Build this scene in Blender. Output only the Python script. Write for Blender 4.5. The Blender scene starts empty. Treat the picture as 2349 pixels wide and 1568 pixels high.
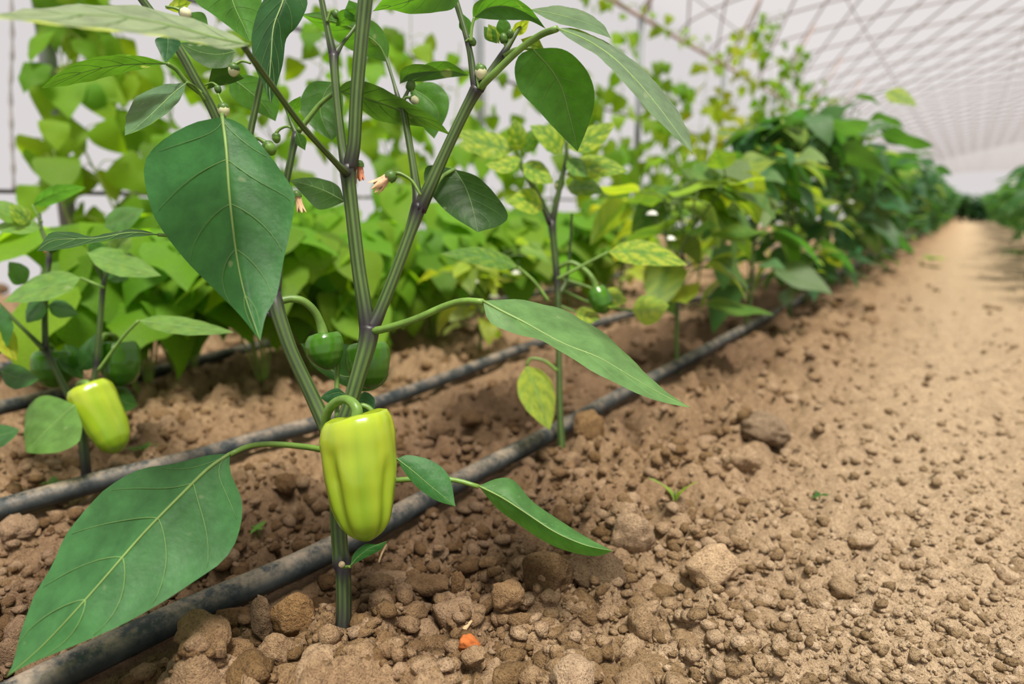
import bpy, math, random
import numpy as np
from mathutils import Vector, Matrix, noise as mnoise

# ------------------------------------------------------------------ camera, world, sun, exposure
FPX = 1566.0                      # focal length in pixels of the 2349 x 1568 frame (24 mm on 36 mm)
H = 0.34                          # camera height above the soil
PITCH = math.radians(11.16)
YAW = math.radians(33.36)
sc = bpy.context.scene
col = sc.collection
cam_d = bpy.data.cameras.new('camera'); cam = bpy.data.objects.new('camera', cam_d); col.objects.link(cam)
cam_d.sensor_width = 36.0; cam_d.lens = 24.0; cam_d.clip_start = 0.01; cam_d.clip_end = 200
cam.location = (0, 0, H); cam.rotation_euler = (math.pi/2 - PITCH, 0, YAW)
cam_d.dof.use_dof = True; cam_d.dof.focus_distance = 0.53; cam_d.dof.aperture_fstop = 4.0
sc.camera = cam
CAMROT = cam.rotation_euler.to_matrix()
CAMPOS = Vector((0, 0, H))

world = bpy.data.worlds.new('overcast_sky'); sc.world = world; world.use_nodes = True
wbg = world.node_tree.nodes['Background']
wbg.inputs[0].default_value = (0.80, 0.762, 0.757, 1); wbg.inputs[1].default_value = 1.0

sun_d = bpy.data.lights.new('sun', 'SUN'); sun = bpy.data.objects.new('sun', sun_d); col.objects.link(sun)
sun_d.energy = 8.0; sun_d.angle = math.radians(18); sun_d.color = (1.0, 0.94, 0.84)
sun.rotation_euler = Vector((-0.30, 0.22, -1.0)).to_track_quat('-Z', 'Y').to_euler()   # light travels along this vector
vs = sc.view_settings
vs.view_transform = 'Standard'; vs.look = 'None'; vs.exposure = 0.0; vs.gamma = 1.0; vs.use_curve_mapping = False
sc.cycles.max_bounces = 6; sc.cycles.diffuse_bounces = 3; sc.cycles.glossy_bounces = 2
sc.cycles.transmission_bounces = 3; sc.cycles.transparent_max_bounces = 8
sc.cycles.sample_clamp_indirect = 6.0
sc.cycles.caustics_reflective = False; sc.cycles.caustics_refractive = False

random.seed(7)
ORD = ['', 'first', 'second', 'third', 'fourth', 'fifth', 'sixth', 'seventh', 'eighth', 'ninth', 'tenth', 'eleventh', 'twelfth', 'thirteenth', 'fourteenth', 'fifteenth', 'sixteenth']
R = random.Random(11)

# ------------------------------------------------------------------ helpers
def P(px, py, d):
    """world point seen at pixel (px, py) of the 2349 x 1568 frame at depth d (metres along the lens axis)"""
    return CAMPOS + CAMROT @ Vector(((px-1174.5)/FPX*d, (784-py)/FPX*d, -d))

def lerp(a, b, t): return a + (b-a)*t

def catmull(pts, n):
    """resample a polyline (list of Vectors) to n points, smooth, uniform in arc length"""
    m = len(pts)
    if m == 2: return [pts[0].lerp(pts[1], i/(n-1)) for i in range(n)]
    ext = [pts[0]*2-pts[1]] + list(pts) + [pts[-1]*2-pts[-2]]
    dense = []
    for i in range(m-1):
        p0, p1, p2, p3 = ext[i:i+4]
        for k in range(8):
            t = k/8.0
            dense.append(0.5*((2*p1)+(p2-p0)*t+(2*p0-5*p1+4*p2-p3)*t*t+(3*p1-p0-3*p2+p3)*t**3))
    dense.append(pts[-1].copy())
    L = [0.0]
    for a, b in zip(dense, dense[1:]): L.append(L[-1]+(b-a).length)
    out = []; j = 0
    for i in range(n):
        s = L[-1]*i/(n-1)
        while j < len(L)-2 and L[j+1] < s: j += 1
        w = L[j+1]-L[j]
        out.append(dense[j].lerp(dense[j+1], (s-L[j])/w if w > 1e-9 else 0))
    return out

def interp(xs, ys, x):
    return float(np.interp(x, xs, ys))

class MB:
    """collects vertices, faces and one float attribute, builds ONE mesh object"""
    def __init__(s): s.v = []; s.f = []; s.a = []; s.g = {}
    def tube(s, pts, rad, sides=8, ridge=0.0, att=None, caps=True):
        n = len(pts)
        if not hasattr(rad, '__len__'): rad = [rad]*n
        base = len(s.v)
        t = (pts[1]-pts[0]).normalized()
        up = Vector((0, 0, 1)) if abs(t.z) < 0.9 else Vector((1, 0, 0))
        nx = t.cross(up).normalized()
        for i in range(n):
            t2 = (pts[min(i+1, n-1)]-pts[max(i-1, 0)])
            if t2.length < 1e-9: t2 = t
            t2 = t2.normalized()
            nx = (nx - t2*nx.dot(t2))
            if nx.length < 1e-6: nx = t2.orthogonal()
            nx.normalize(); ny = t2.cross(nx); t = t2
            for k in range(sides):
                a = 2*math.pi*k/sides
                r = rad[i]*(1 - ridge*(k % 2))
                s.v.append(pts[i]+nx*(math.cos(a)*r)+ny*(math.sin(a)*r))
                s.a.append(att[i] if att else 0.0)
                if ridge and k % 2: s.g[len(s.v)-1] = 1.0
        for i in range(n-1):
            for k in range(sides):
                a = base+i*sides+k; b = base+i*sides+(k+1) % sides
                s.f.append((a, b, b+sides, a+sides))
        if caps:
            s.f.append(tuple(base+k for k in range(sides))[::-1])
            s.f.append(tuple(base+(n-1)*sides+k for k in range(sides)))
    def grid(s, rows, att=None, closed=False):
        base = len(s.v); n = len(rows); m = len(rows[0])
        for i, r in enumerate(rows):
            for j, p in enumerate(r):
                s.v.append(p); s.a.append(att[i][j] if att else 0.0)
        for i in range(n-1):
            for j in range(m if closed else m-1):
                a = base+i*m+j; b = base+i*m+(j+1) % m
                s.f.append((a, b, b+m, a+m))
    def box(s, c, sx, sy, sz):
        b = len(s.v)
        for dz in (-1, 1):
            for dy in (-1, 1):
                for dx in (-1, 1):
                    s.v.append(Vector((c[0]+dx*sx/2, c[1]+dy*sy/2, c[2]+dz*sz/2))); s.a.append(0.0)
        for q in ((0,2,3,1),(4,5,7,6),(0,1,5,4),(2,6,7,3),(0,4,6,2),(1,3,7,5)): s.f.append(tuple(b+i for i in q))
    def mesh(s, name, mat, origin=None, smooth=True):
        me = bpy.data.meshes.new(name)
        o = origin or Vector((0, 0, 0))
        me.from_pydata([tuple(p-o) for p in s.v], [], s.f)
        if any(s.a):
            at = me.attributes.new('tint', 'FLOAT', 'POINT'); at.data.foreach_set('value', s.a)
        if s.g:
            gv = [0.0]*len(s.v)
            for k in s.g: gv[k] = 1.0
            at = me.attributes.new('groove', 'FLOAT', 'POINT'); at.data.foreach_set('value', gv)
        if smooth: me.polygons.foreach_set('use_smooth', [True]*len(me.polygons))
        if mat: me.materials.append(mat)
        return me
    def build(s, name, mat, parent=None, smooth=True, color=None):
        org = world_org(parent) if parent else Vector((0, 0, 0))
        o = bpy.data.objects.new(name, s.mesh(name, mat, org, smooth)); col.objects.link(o)
        if parent: o.parent = parent
        if color: o.color = color
        return o

def world_org(o):
    p = Vector(o.location)
    while o.parent: o = o.parent; p += Vector(o.location)
    return p

def tag(o, label=None, cat=None, group=None, kind=None):
    if label: o['label'] = label
    if cat: o['category'] = cat
    if group: o['group'] = group
    if kind: o['kind'] = kind
    return o

def empty(name, loc):
    o = bpy.data.objects.new(name, None); col.objects.link(o); o.location = loc; o.empty_display_size = 0.05
    return o

def put(name, me, M, parent, color=None):
    """an object with shared mesh at world matrix M under a parent that is only translated"""
    o = bpy.data.objects.new(name, me); col.objects.link(o)
    if parent:
        o.parent = parent; M = Matrix.Translation(-world_org(parent)) @ M
    o.matrix_local = M
    if color: o.color = color
    return o

# ------------------------------------------------------------------ noise on arrays
def _hash(ix, iy, s):
    h = (ix.astype(np.int64)*374761393 + iy.astype(np.int64)*668265263 + s*974634599) & 0x7fffffff
    h = ((h ^ (h >> 13))*1274126177) & 0x7fffffff
    h = ((h ^ (h >> 15))*2246822519) & 0x7fffffff
    return ((h ^ (h >> 16)) & 0xffffff)/float(0xffffff)

def vnoise(x, y, s=0):
    ix = np.floor(x); iy = np.floor(y); fx = x-ix; fy = y-iy
    fx = fx*fx*(3-2*fx); fy = fy*fy*(3-2*fy)
    a = _hash(ix, iy, s); b = _hash(ix+1, iy, s); c = _hash(ix, iy+1, s); d = _hash(ix+1, iy+1, s)
    return (a*(1-fx)+b*fx)*(1-fy)+(c*(1-fx)+d*fx)*fy

def fbm(x, y, s=0, o=4):
    t = 0; a = 0.5
    for k in range(o):
        t = t+a*vnoise(x, y, s+k*17); x = x*2.03+3.1; y = y*2.03+1.7; a *= 0.5
    return t

def domes(x, y, s, keep=0.7):
    """rounded lumps: one per cell, each with its own radius"""
    ix = np.floor(x); iy = np.floor(y); best = np.zeros_like(x)
    for dx in (-1, 0, 1):
        for dy in (-1, 0, 1):
            cx = ix+dx; cy = iy+dy
            px = cx+_hash(cx, cy, s); py = cy+_hash(cx, cy, s+1)
            r = 0.25+0.5*_hash(cx, cy, s+2); on = _hash(cx, cy, s+3) < keep
            d2 = ((x-px)**2+(y-py)**2)/(r*r)
            h = np.where(on & (d2 < 1), np.sqrt(np.maximum(0, 1-d2))*r, 0)
            best = np.maximum(best, h)
    return best

def bedness(x, y):
    """1 on the loose planted beds, 0 on the trodden path"""
    w = (fbm(x*3, y*3, 91, 2)-0.4)*0.22
    a = 1/(1+np.exp((x+0.16+w)/0.045)); b = 1/(1+np.exp((0.36+w-x)/0.05))
    return np.maximum(a, b)

def macro(x, y):
    b = bedness(x, y)
    z = 0.022*np.exp(-((x+0.33)/0.10)**2)*(0.6+0.8*fbm(x*2, y*2.5, 5, 2)) + 0.012*(b-1)
    z = z + 0.03*(fbm(x*1.7+9, y*1.7, 33, 3)-0.45) + 0.02*np.exp(-((x-0.45)/0.12)**2)
    return z

BASE = (0.0, 0.0)
HOSES = []                                     # centre lines of the hoses, filled when they are laid

def hose_gap(x, y):
    g = np.full(np.shape(x), 9.0)
    for ys_, xs_ in HOSES: g = np.minimum(g, np.abs(x-np.interp(y, ys_, xs_)))
    return g

def relief(x, y):
    b = bedness(x, y)
    wx = x+0.012*(fbm(x*30, y*30, 201, 2)-0.4); wy = y+0.012*(fbm(x*30+7, y*30, 202, 2)-0.4)
    z = 0.074*domes(wx*15, wy*15, 41, 0.42)*0.6*b
    z = z + 0.037*domes(wx*38, wy*38, 51, 0.6)*(0.36+0.64*b)
    z = z + 0.013*domes(wx*85, wy*85, 61, 0.7)*(0.6+0.4*b)
    z = z + 0.022*(fbm(x*22, y*22, 71, 4)-0.45)*(0.5+0.5*b) + 0.011*(fbm(x*95, y*95, 81, 4)-0.45)
    z = z-0.021*b-0.004
    g = hose_gap(x, y)                         # a hose has pressed the soil flat under it
    z = z*(1-0.85*np.exp(-(g/0.026)**2))-0.004*np.exp(-(g/0.026)**2)
    z = z*(1-0.8*np.exp(-((x-BASE[0])**2+(y-BASE[1])**2)/0.0009))
    return z

def gz(x, y, fine=False):
    X = np.array([x], float); Y = np.array([y], float)
    z = macro(X, Y)
    if fine: z = z+relief(X, Y)
    return float(z[0])

def G(px, py, lift=0.0):
    """point on the soil under pixel (px, py)"""
    d = (P(px, py, 1.0)-CAMPOS); z = 0.0
    for _ in range(6):
        t = (z+lift-H)/d.z; p = CAMPOS+d*t; z = gz(p.x, p.y)
    return Vector((p.x, p.y, z+lift))

BASE = G(785, 1455)[:2]

def depth_of(p): return -(CAMROT.inverted() @ (p-CAMPOS)).z

def row_y(X, px):
    """Y where the line x = X crosses the picture column px at the horizon"""
    a = YAW - math.atan((px-1174.5)/FPX*math.cos(PITCH))
    return -X/math.tan(a)

# ------------------------------------------------------------------ materials
def newmat(name):
    m = bpy.data.materials.new(name); m.use_nodes = True
    nt = m.node_tree; nt.nodes.clear()
    out = nt.nodes.new('ShaderNodeOutputMaterial')
    return m, nt, out

def N(nt, t, **kw):
    n = nt.nodes.new(t)
    for k, v in kw.items(): setattr(n, k, v)
    return n

def mix(nt, fac, a, b, mode='MIX'):
    n = nt.nodes.new('ShaderNodeMix'); n.data_type = 'RGBA'; n.blend_type = mode; n.clamp_factor = True
    for sock, val in ((n.inputs[0], fac), (n.inputs[6], a), (n.inputs[7], b)):
        if hasattr(val, 'is_output') or hasattr(val, 'links'): nt.links.new(val, sock)
        elif isinstance(val, (tuple, list)): sock.default_value = (*val, 1) if len(val) == 3 else val
        else: sock.default_value = val
    return n.outputs[2]

def ramp(nt, src, p0, p1, v0=0.0, v1=1.0):
    n = N(nt, 'ShaderNodeMapRange'); n.inputs[1].default_value = p0; n.inputs[2].default_value = p1
    n.inputs[3].default_value = v0; n.inputs[4].default_value = v1
    nt.links.new(src, n.inputs[0]); return n.outputs[0]

def nz(nt, scale, detail=3, rough=0.6, coord=None, dist=0.0):
    n = N(nt, 'ShaderNodeTexNoise'); n.inputs['Scale'].default_value = scale
    n.inputs['Detail'].default_value = detail; n.inputs['Roughness'].default_value = rough
    n.inputs['Distortion'].default_value = dist
    if coord is not None: nt.links.new(coord, n.inputs['Vector'])
    return n.outputs[0]

def bump(nt, h, strength, dist, bsdf):
    b = N(nt, 'ShaderNodeBump'); b.inputs['Strength'].default_value = strength; b.inputs['Distance'].default_value = dist
    nt.links.new(h, b.inputs['Height']); nt.links.new(b.outputs[0], bsdf.inputs['Normal'])

def bsdf(nt, rough=0.6, spec=0.4):
    b = N(nt, 'ShaderNodeBsdfPrincipled'); b.inputs['Roughness'].default_value = rough
    b.inputs['Specular IOR Level'].default_value = spec
    return b

def mat_leaf(name, trans=0.45, rough=0.48, spec=0.30):
    m, nt, out = newmat(name); L = nt.links
    oi = N(nt, 'ShaderNodeObjectInfo'); at = N(nt, 'ShaderNodeAttribute'); at.attribute_name = 'tint'
    geo = N(nt, 'ShaderNodeNewGeometry'); tc = N(nt, 'ShaderNodeTexCoord')
    n1 = nz(nt, 55, 3, 0.6, tc.outputs['Object'])
    c = oi.outputs['Color']
    v = ramp(nt, n1, 0.3, 0.7, 0.78, 1.2)
    hs = N(nt, 'ShaderNodeHueSaturation'); L.new(c, hs.inputs['Color']); L.new(v, hs.inputs['Value'])
    # chlorotic yellow between the veins, as strong as the object's alpha says
    mt = N(nt, 'ShaderNodeMath', operation='MULTIPLY'); L.new(at.outputs['Fac'], mt.inputs[0])
    al = N(nt, 'ShaderNodeMath', operation='SUBTRACT'); al.inputs[0].default_value = 1.0; L.new(oi.outputs['Alpha'], al.inputs[1])
    L.new(al.outputs[0], mt.inputs[1])
    mt2 = N(nt, 'ShaderNodeMath', operation='MULTIPLY'); L.new(mt.outputs[0], mt2.inputs[0])
    L.new(ramp(nt, nz(nt, 110, 2, 0.6, tc.outputs['Object']), 0.35, 0.6, 0.3, 1.3), mt2.inputs[1])
    front = mix(nt, mt2.outputs[0], hs.outputs[0], (0.34, 0.43, 0.05))
    front = mix(nt, ramp(nt, nz(nt, 75, 1, 0.4, tc.outputs['Object']), 0.74, 0.80, 0.0, 0.45), front, (0.30, 0.36, 0.22))
    under = mix(nt, 0.25, front, (0.13, 0.22, 0.09))
    base = mix(nt, geo.outputs['Backfacing'], front, under)
    b = bsdf(nt, rough, spec); L.new(base, b.inputs['Base Color'])
    n2 = nz(nt, 240, 2, 0.5, tc.outputs['Object'])
    bump(nt, n2, 0.25, 0.0012, b)
    tcol = mix(nt, 1.0, front, (2.6, 2.3, 0.7), 'MULTIPLY')
    tr = N(nt, 'ShaderNodeBsdfTranslucent'); L.new(tcol, tr.inputs['Color'])
    ms = N(nt, 'ShaderNodeMixShader'); ms.inputs[0].default_value = trans
    L.new(b.outputs[0], ms.inputs[1]); L.new(tr.outputs[0], ms.inputs[2]); L.new(ms.outputs[0], out.inputs[0])
    return m

def mat_plain(name, c, rough=0.6, spec=0.4, var=0.25, scale=40, bs=0.0, c2=None, coat=0.0):
    m, nt, out = newmat(name)
    tc = N(nt, 'ShaderNodeTexCoord'); n1 = nz(nt, scale, 4, 0.6, tc.outputs['Object'])
    b = bsdf(nt, rough, spec)
    cc = mix(nt, ramp(nt, n1, 0.3, 0.7), tuple(x*(1-var) for x in c), c2 or tuple(min(1, x*(1+var)) for x in c))
    nt.links.new(cc, b.inputs['Base Color'])
    if coat: b.inputs['Coat Weight'].default_value = coat; b.inputs['Coat Roughness'].default_value = 0.12
    if bs: bump(nt, n1, bs, 0.002, b)
    nt.links.new(b.outputs[0], out.inputs[0]); return m

def mat_stem(name):
    """green ribbed pepper stem, purple-black at the nodes (attribute 0..1), darker in the grooves"""
    m, nt, out = newmat(name); L = nt.links
    at = N(nt, 'ShaderNodeAttribute'); at.attribute_name = 'tint'
    tc = N(nt, 'ShaderNodeTexCoord'); oi = N(nt, 'ShaderNodeObjectInfo')
    n1 = nz(nt, 60, 3, 0.6, tc.outputs['Object'])
    ag = N(nt, 'ShaderNodeAttribute'); ag.attribute_name = 'groove'; gr = ag.outputs['Fac']; md = at
    g = mix(nt, ramp(nt, n1, 0.3, 0.7), (0.026, 0.055, 0.012), (0.058, 0.105, 0.022))
    g = mix(nt, gr, mix(nt, 0.40, g, (0.17, 0.28, 0.06)), mix(nt, 0.65, g, (0.015, 0.025, 0.012)))
    ad = N(nt, 'ShaderNodeMath', operation='ADD'); L.new(at.outputs['Fac'], ad.inputs[0]); L.new(ramp(nt, n1, 0.3, 0.7, -0.12, 0.12), ad.inputs[1])
    cc = mix(nt, ramp(nt, ad.outputs[0], 0.1, 1.0), g, (0.020, 0.013, 0.022))
    b = bsdf(nt, 0.45, 0.45); L.new(cc, b.inputs['Base Color']); L.new(b.outputs[0], out.inputs[0]); return m

def mat_soil(name):
    m, nt, out = newmat(name); L = nt.links
    geo = N(nt, 'ShaderNodeNewGeometry'); oi = N(nt, 'ShaderNodeObjectInfo')
    at = N(nt, 'ShaderNodeAttribute'); at.attribute_name = 'tint'
    pos = geo.outputs['Position']
    sp = N(nt, 'ShaderNodeSeparateXYZ'); L.new(pos, sp.inputs[0])
    a = nz(nt, 9, 5, 0.65, pos); c = nz(nt, 150, 5, 0.75, pos); d = nz(nt, 520, 3, 0.75, pos); e = nz(nt, 3.0, 3, 0.6, pos)
    tan = mix(nt, ramp(nt, c, 0.32, 0.68), (0.24, 0.142, 0.070), (0.52, 0.345, 0.180))
    tan = mix(nt, ramp(nt, a, 0.35, 0.7), tan, mix(nt, 0.5, tan, (0.28, 0.16, 0.082)))
    # darker, browner soil in a wandering band along the drip lines
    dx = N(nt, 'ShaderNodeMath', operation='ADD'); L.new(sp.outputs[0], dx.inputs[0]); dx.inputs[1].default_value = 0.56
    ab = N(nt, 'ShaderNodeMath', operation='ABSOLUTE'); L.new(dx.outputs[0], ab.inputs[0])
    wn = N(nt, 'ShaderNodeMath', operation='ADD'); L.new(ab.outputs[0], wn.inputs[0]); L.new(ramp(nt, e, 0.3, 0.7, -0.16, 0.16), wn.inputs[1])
    drip_band = ramp(nt, wn.outputs[0], 0.08, 0.30, 0.62, 0.0)
    tan = mix(nt, drip_band, tan, (0.115, 0.060, 0.033))
    # pale dry dust on the path
    pth = ramp(nt, sp.outputs[0], -0.3, -0.02, 0.0, 0.75)
    tan = mix(nt, pth, tan, mix(nt, ramp(nt, c, 0.3, 0.7), (0.40, 0.28, 0.155), (0.70, 0.53, 0.34)))
    tan = mix(nt, ramp(nt, d, 0.36, 0.46, 0.7, 0.0), tan, (0.07, 0.045, 0.03))
    rn = N(nt, 'ShaderNodeMath', operation='ADD'); L.new(oi.outputs['Random'], rn.inputs[0]); L.new(at.outputs['Fac'], rn.inputs[1])
    fr = N(nt, 'ShaderNodeMath', operation='FRACT'); L.new(rn.outputs[0], fr.inputs[0])
    hs = N(nt, 'ShaderNodeHueSaturation'); L.new(tan, hs.inputs['Color']); L.new(ramp(nt, fr.outputs[0], 0, 1, 0.52, 1.20), hs.inputs['Value'])
    L.new(ramp(nt, fr.outputs[0], 0, 1, 1.1, 0.85), hs.inputs['Saturation'])
    oc = mix(nt, 1.0, hs.outputs[0], oi.outputs['Color'], 'MULTIPLY')
    b = bsdf(nt, 0.95, 0.15); L.new(oc, b.inputs['Base Color'])
    ad = N(nt, 'ShaderNodeMath', operation='ADD'); L.new(c, ad.inputs[0]); L.new(d, ad.inputs[1])
    bump(nt, ad.outputs[0], 1.0, 0.0036, b)
    L.new(b.outputs[0], out.inputs[0]); return m

def mat_hose(name):
    m, nt, out = newmat(name); L = nt.links
    geo = N(nt, 'ShaderNodeNewGeometry'); pos = geo.outputs['Position']
    sp = N(nt, 'ShaderNodeSeparateXYZ'); L.new(geo.outputs['Normal'], sp.inputs[0])
    n1 = nz(nt, 30, 5, 0.7, pos); n2 = nz(nt, 200, 4, 0.7, pos)
    c = mix(nt, ramp(nt, n1, 0.3, 0.7), (0.013, 0.019, 0.022), (0.045, 0.060, 0.066))
    ad = N(nt, 'ShaderNodeMath', operation='ADD'); L.new(n1, ad.inputs[0]); L.new(ramp(nt, n2, 0, 1, -0.22, 0.22), ad.inputs[1])
    dust = ramp(nt, ad.outputs[0], 0.40, 0.62)
    up = N(nt, 'ShaderNodeMath', operation='MULTIPLY'); L.new(dust, up.inputs[0]); L.new(ramp(nt, sp.outputs[2], 0.1, 0.95, 0.04, 0.62), up.inputs[1])
    cc = mix(nt, up.outputs[0], c, (0.36, 0.27, 0.19))
    b = bsdf(nt, 0.5, 0.4); L.new(cc, b.inputs['Base Color']); bump(nt, n2, 0.3, 0.001, b)
    L.new(b.outputs[0], out.inputs[0]); return m

def mat_film(name):
    m, nt, out = newmat(name); L = nt.links
    tp = N(nt, 'ShaderNodeBsdfTransparent'); tp.inputs[0].default_value = (0.97, 0.97, 0.97, 1)
    tl = N(nt, 'ShaderNodeBsdfTranslucent'); tl.inputs[0].default_value = (0.32, 0.31, 0.31, 1)
    ms = N(nt, 'ShaderNodeMixShader'); ms.inputs[0].default_value = 0.12
    L.new(tp.outputs[0], ms.inputs[1]); L.new(tl.outputs[0], ms.inputs[2]); L.new(ms.outputs[0], out.inputs[0])
    return m

def mat_pepper(name, c_top, c_low, rough=0.22):
    m, nt, out = newmat(name); L = nt.links
    tc = N(nt, 'ShaderNodeTexCoord'); at = N(nt, 'ShaderNodeAttribute'); at.attribute_name = 'tint'
    cc = mix(nt, ramp(nt, at.outputs['Fac'], 0.0, 1.0), c_top, c_low)
    b = bsdf(nt, rough, 0.5); L.new(cc, b.inputs['Base Color'])
    b.inputs['Subsurface Weight'].default_value = 0.15; b.inputs['Subsurface Radius'].default_value = (0.004, 0.006, 0.001)
    n3 = nz(nt, 300, 2, 0.5, tc.outputs['Object']); bump(nt, n3, 0.06, 0.001, b)
    L.new(b.outputs[0], out.inputs[0]); return m

M_leaf = mat_leaf('leaf_green')
M_bean = mat_leaf('bean_leaf_green', 0.5, 0.55, 0.22)
M_stem = mat_stem('pepper_stem_green')
M_vein = mat_plain('leaf_vein', (0.16, 0.26, 0.065), 0.5, 0.4, 0.2)
M_vein2 = mat_plain('leaf_side_vein', (0.125, 0.24, 0.07), 0.5, 0.3, 0.2)
M_petiole = mat_plain('petiole_green', (0.12, 0.22, 0.035), 0.42, 0.45, 0.3, 60)
M_vine = mat_plain('bean_stem_green', (0.22, 0.30, 0.06), 0.55, 0.3, 0.3)
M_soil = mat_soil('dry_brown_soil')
M_hose = mat_hose('dusty_black_plastic')
M_hole = mat_plain('hole_black', (0.012, 0.011, 0.010), 0.8, 0.2)
M_film = mat_film('white_plastic_film')
M_bar = mat_plain('roof_bar', (0.25, 0.205, 0.19), 0.6, 0.3, 0.25, 6)
M_post = mat_plain('galvanised_steel', (0.20, 0.22, 0.23), 0.5, 0.5, 0.2, 8)
M_wire = mat_plain('dark_wire', (0.055, 0.05, 0.05), 0.6, 0.3)
M_rust = mat_plain('pinkish_pipe', (0.42, 0.31, 0.27), 0.7, 0.3)
M_pep_light = mat_pepper('light_green_pepper', (0.33, 0.41, 0.024), (0.18, 0.315, 0.015), 0.22)
M_pep_dark = mat_pepper('dark_green_pepper', (0.055, 0.17, 0.010), (0.040, 0.135, 0.010))
M_calyx = mat_plain('calyx_green', (0.13, 0.25, 0.035), 0.45, 0.4, 0.3, 90)
M_calyx_d = mat_plain('calyx_dark_green', (0.06, 0.13, 0.02), 0.45, 0.4, 0.3, 90)
M_petal = mat_plain('petal_cream', (0.62, 0.60, 0.38), 0.6, 0.3, 0.15, 120)
M_petal_w = mat_plain('petal_white', (0.80, 0.79, 0.74), 0.6, 0.3, 0.08, 120)
M_wither = mat_plain('petal_withered', (0.66, 0.42, 0.26), 0.7, 0.2, 0.3, 120)
M_wither_p = mat_plain('petal_withered_pink', (0.60, 0.24, 0.13), 0.7, 0.2, 0.3, 120)
M_straw = mat_plain('dry_straw', (0.52, 0.36, 0.20), 0.8, 0.2, 0.3)
M_orange = mat_plain('orange_dry_skin', (0.52, 0.15, 0.035), 0.7, 0.3, 0.4, 120, 0.5)
M_scar = mat_plain('pale_stem_scar', (0.36, 0.28, 0.17), 0.8, 0.2, 0.4, 200)
M_twine = mat_plain('grey_twine', (0.34, 0.32, 0.32), 0.9, 0.1)

# object colours (rgb = leaf colour, alpha below 1 = yellowing between the veins)
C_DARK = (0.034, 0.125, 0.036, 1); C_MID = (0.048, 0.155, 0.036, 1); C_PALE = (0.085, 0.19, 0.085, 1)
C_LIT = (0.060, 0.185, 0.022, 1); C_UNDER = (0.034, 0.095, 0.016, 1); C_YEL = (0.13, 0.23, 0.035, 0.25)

# ------------------------------------------------------------------ drip hoses
def hose(label, pix, X, radius, holes=()):
    pts = [G(px, py, radius*0.9+0.004) for px, py in pix]
    first, last = pts[0], pts[-1]
    d0 = (pts[0]-pts[1]).normalized(); d0.z = 0
    pre = [first+d0*0.6, first+d0*0.3]
    for p in pre: p.z = gz(p.x, p.y)+radius*0.9+0.004
    post = []
    y = last.y+0.5
    while y < 26:
        x = X+0.02*math.sin(y*1.3)+(last.x-X)*math.exp(-(y-last.y)); post.append(Vector((x, y, gz(x, y)+radius*0.9+0.004))); y += 0.7
    path = catmull(pre+pts+post, 260)
    o_ = sorted(path, key=lambda p: p.y); HOSES.append((np.array([p.y for p in o_]), np.array([p.x for p in o_])))
    mb = MB(); mb.tube(path, radius, 14)
    o = mb.build('drip_hose', M_hose); tag(o, label, 'hose', 'black drip irrigation hoses')
    for px, py in holes:
        c = G(px, py, radius*1.4)
        q = min(path, key=lambda p: ((p-CAMPOS).normalized()-(P(px, py, 1)-CAMPOS).normalized()).length)
        n = ((P(px, py, 1)-CAMPOS).normalized()); t = depth_of(q)
        # point on the hose surface along the view ray, hole axis along the surface normal
        i = path.index(q); ax = (path[min(i+1, 259)]-path[i-1]).normalized()
        w = P(px, py, t)-q; w = w-ax*w.dot(ax); tow = (CAMPOS-q); tow = tow-ax*tow.dot(ax); tow.normalize()
        w = w-tow*w.dot(tow); h = min(w.length, radius*0.8)
        nrm = (w.normalized()*h+tow*math.sqrt(radius**2-h*h)).normalized() if w.length > 1e-5 else tow
        hb = MB(); hb.tube([q+nrm*(radius*0.9), q+nrm*(radius*1.015)], 0.0022, 10); hb.build('emitter_hole', M_hole, o)
    return o
hose('black drip hose running just behind the stem of the plant with the big light pepper',
     [(100, 1562), (300, 1462), (480, 1382), (620, 1322), (765, 1262), (950, 1160), (1080, 1090), (1270, 990), (1440, 897), (1560, 834), (1700, 758), (1830, 690)],
     -0.50, 0.0125, [(407, 1432), (316, 1482), (937, 1157)])
hose('black drip hose along the second row, behind the big low leaf',
     [(0, 1168), (110, 1135), (230, 1103), (450, 1050), (600, 1005), (690, 983), (900, 912), (1080, 845), (1220, 792), (1440, 722), (1690, 664)], -0.80, 0.0125)
hose('black drip hose passing beside the tilted yellow-green pepper', [(0, 935), (60, 915), (115, 908), (300, 868), (700, 770), (1200, 680)], -1.36, 0.012)
hose('black drip hose under the bushy bean leaves, farthest of the four', [(0, 845), (80, 830), (400, 765), (900, 680)], -1.72, 0.012)

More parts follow.
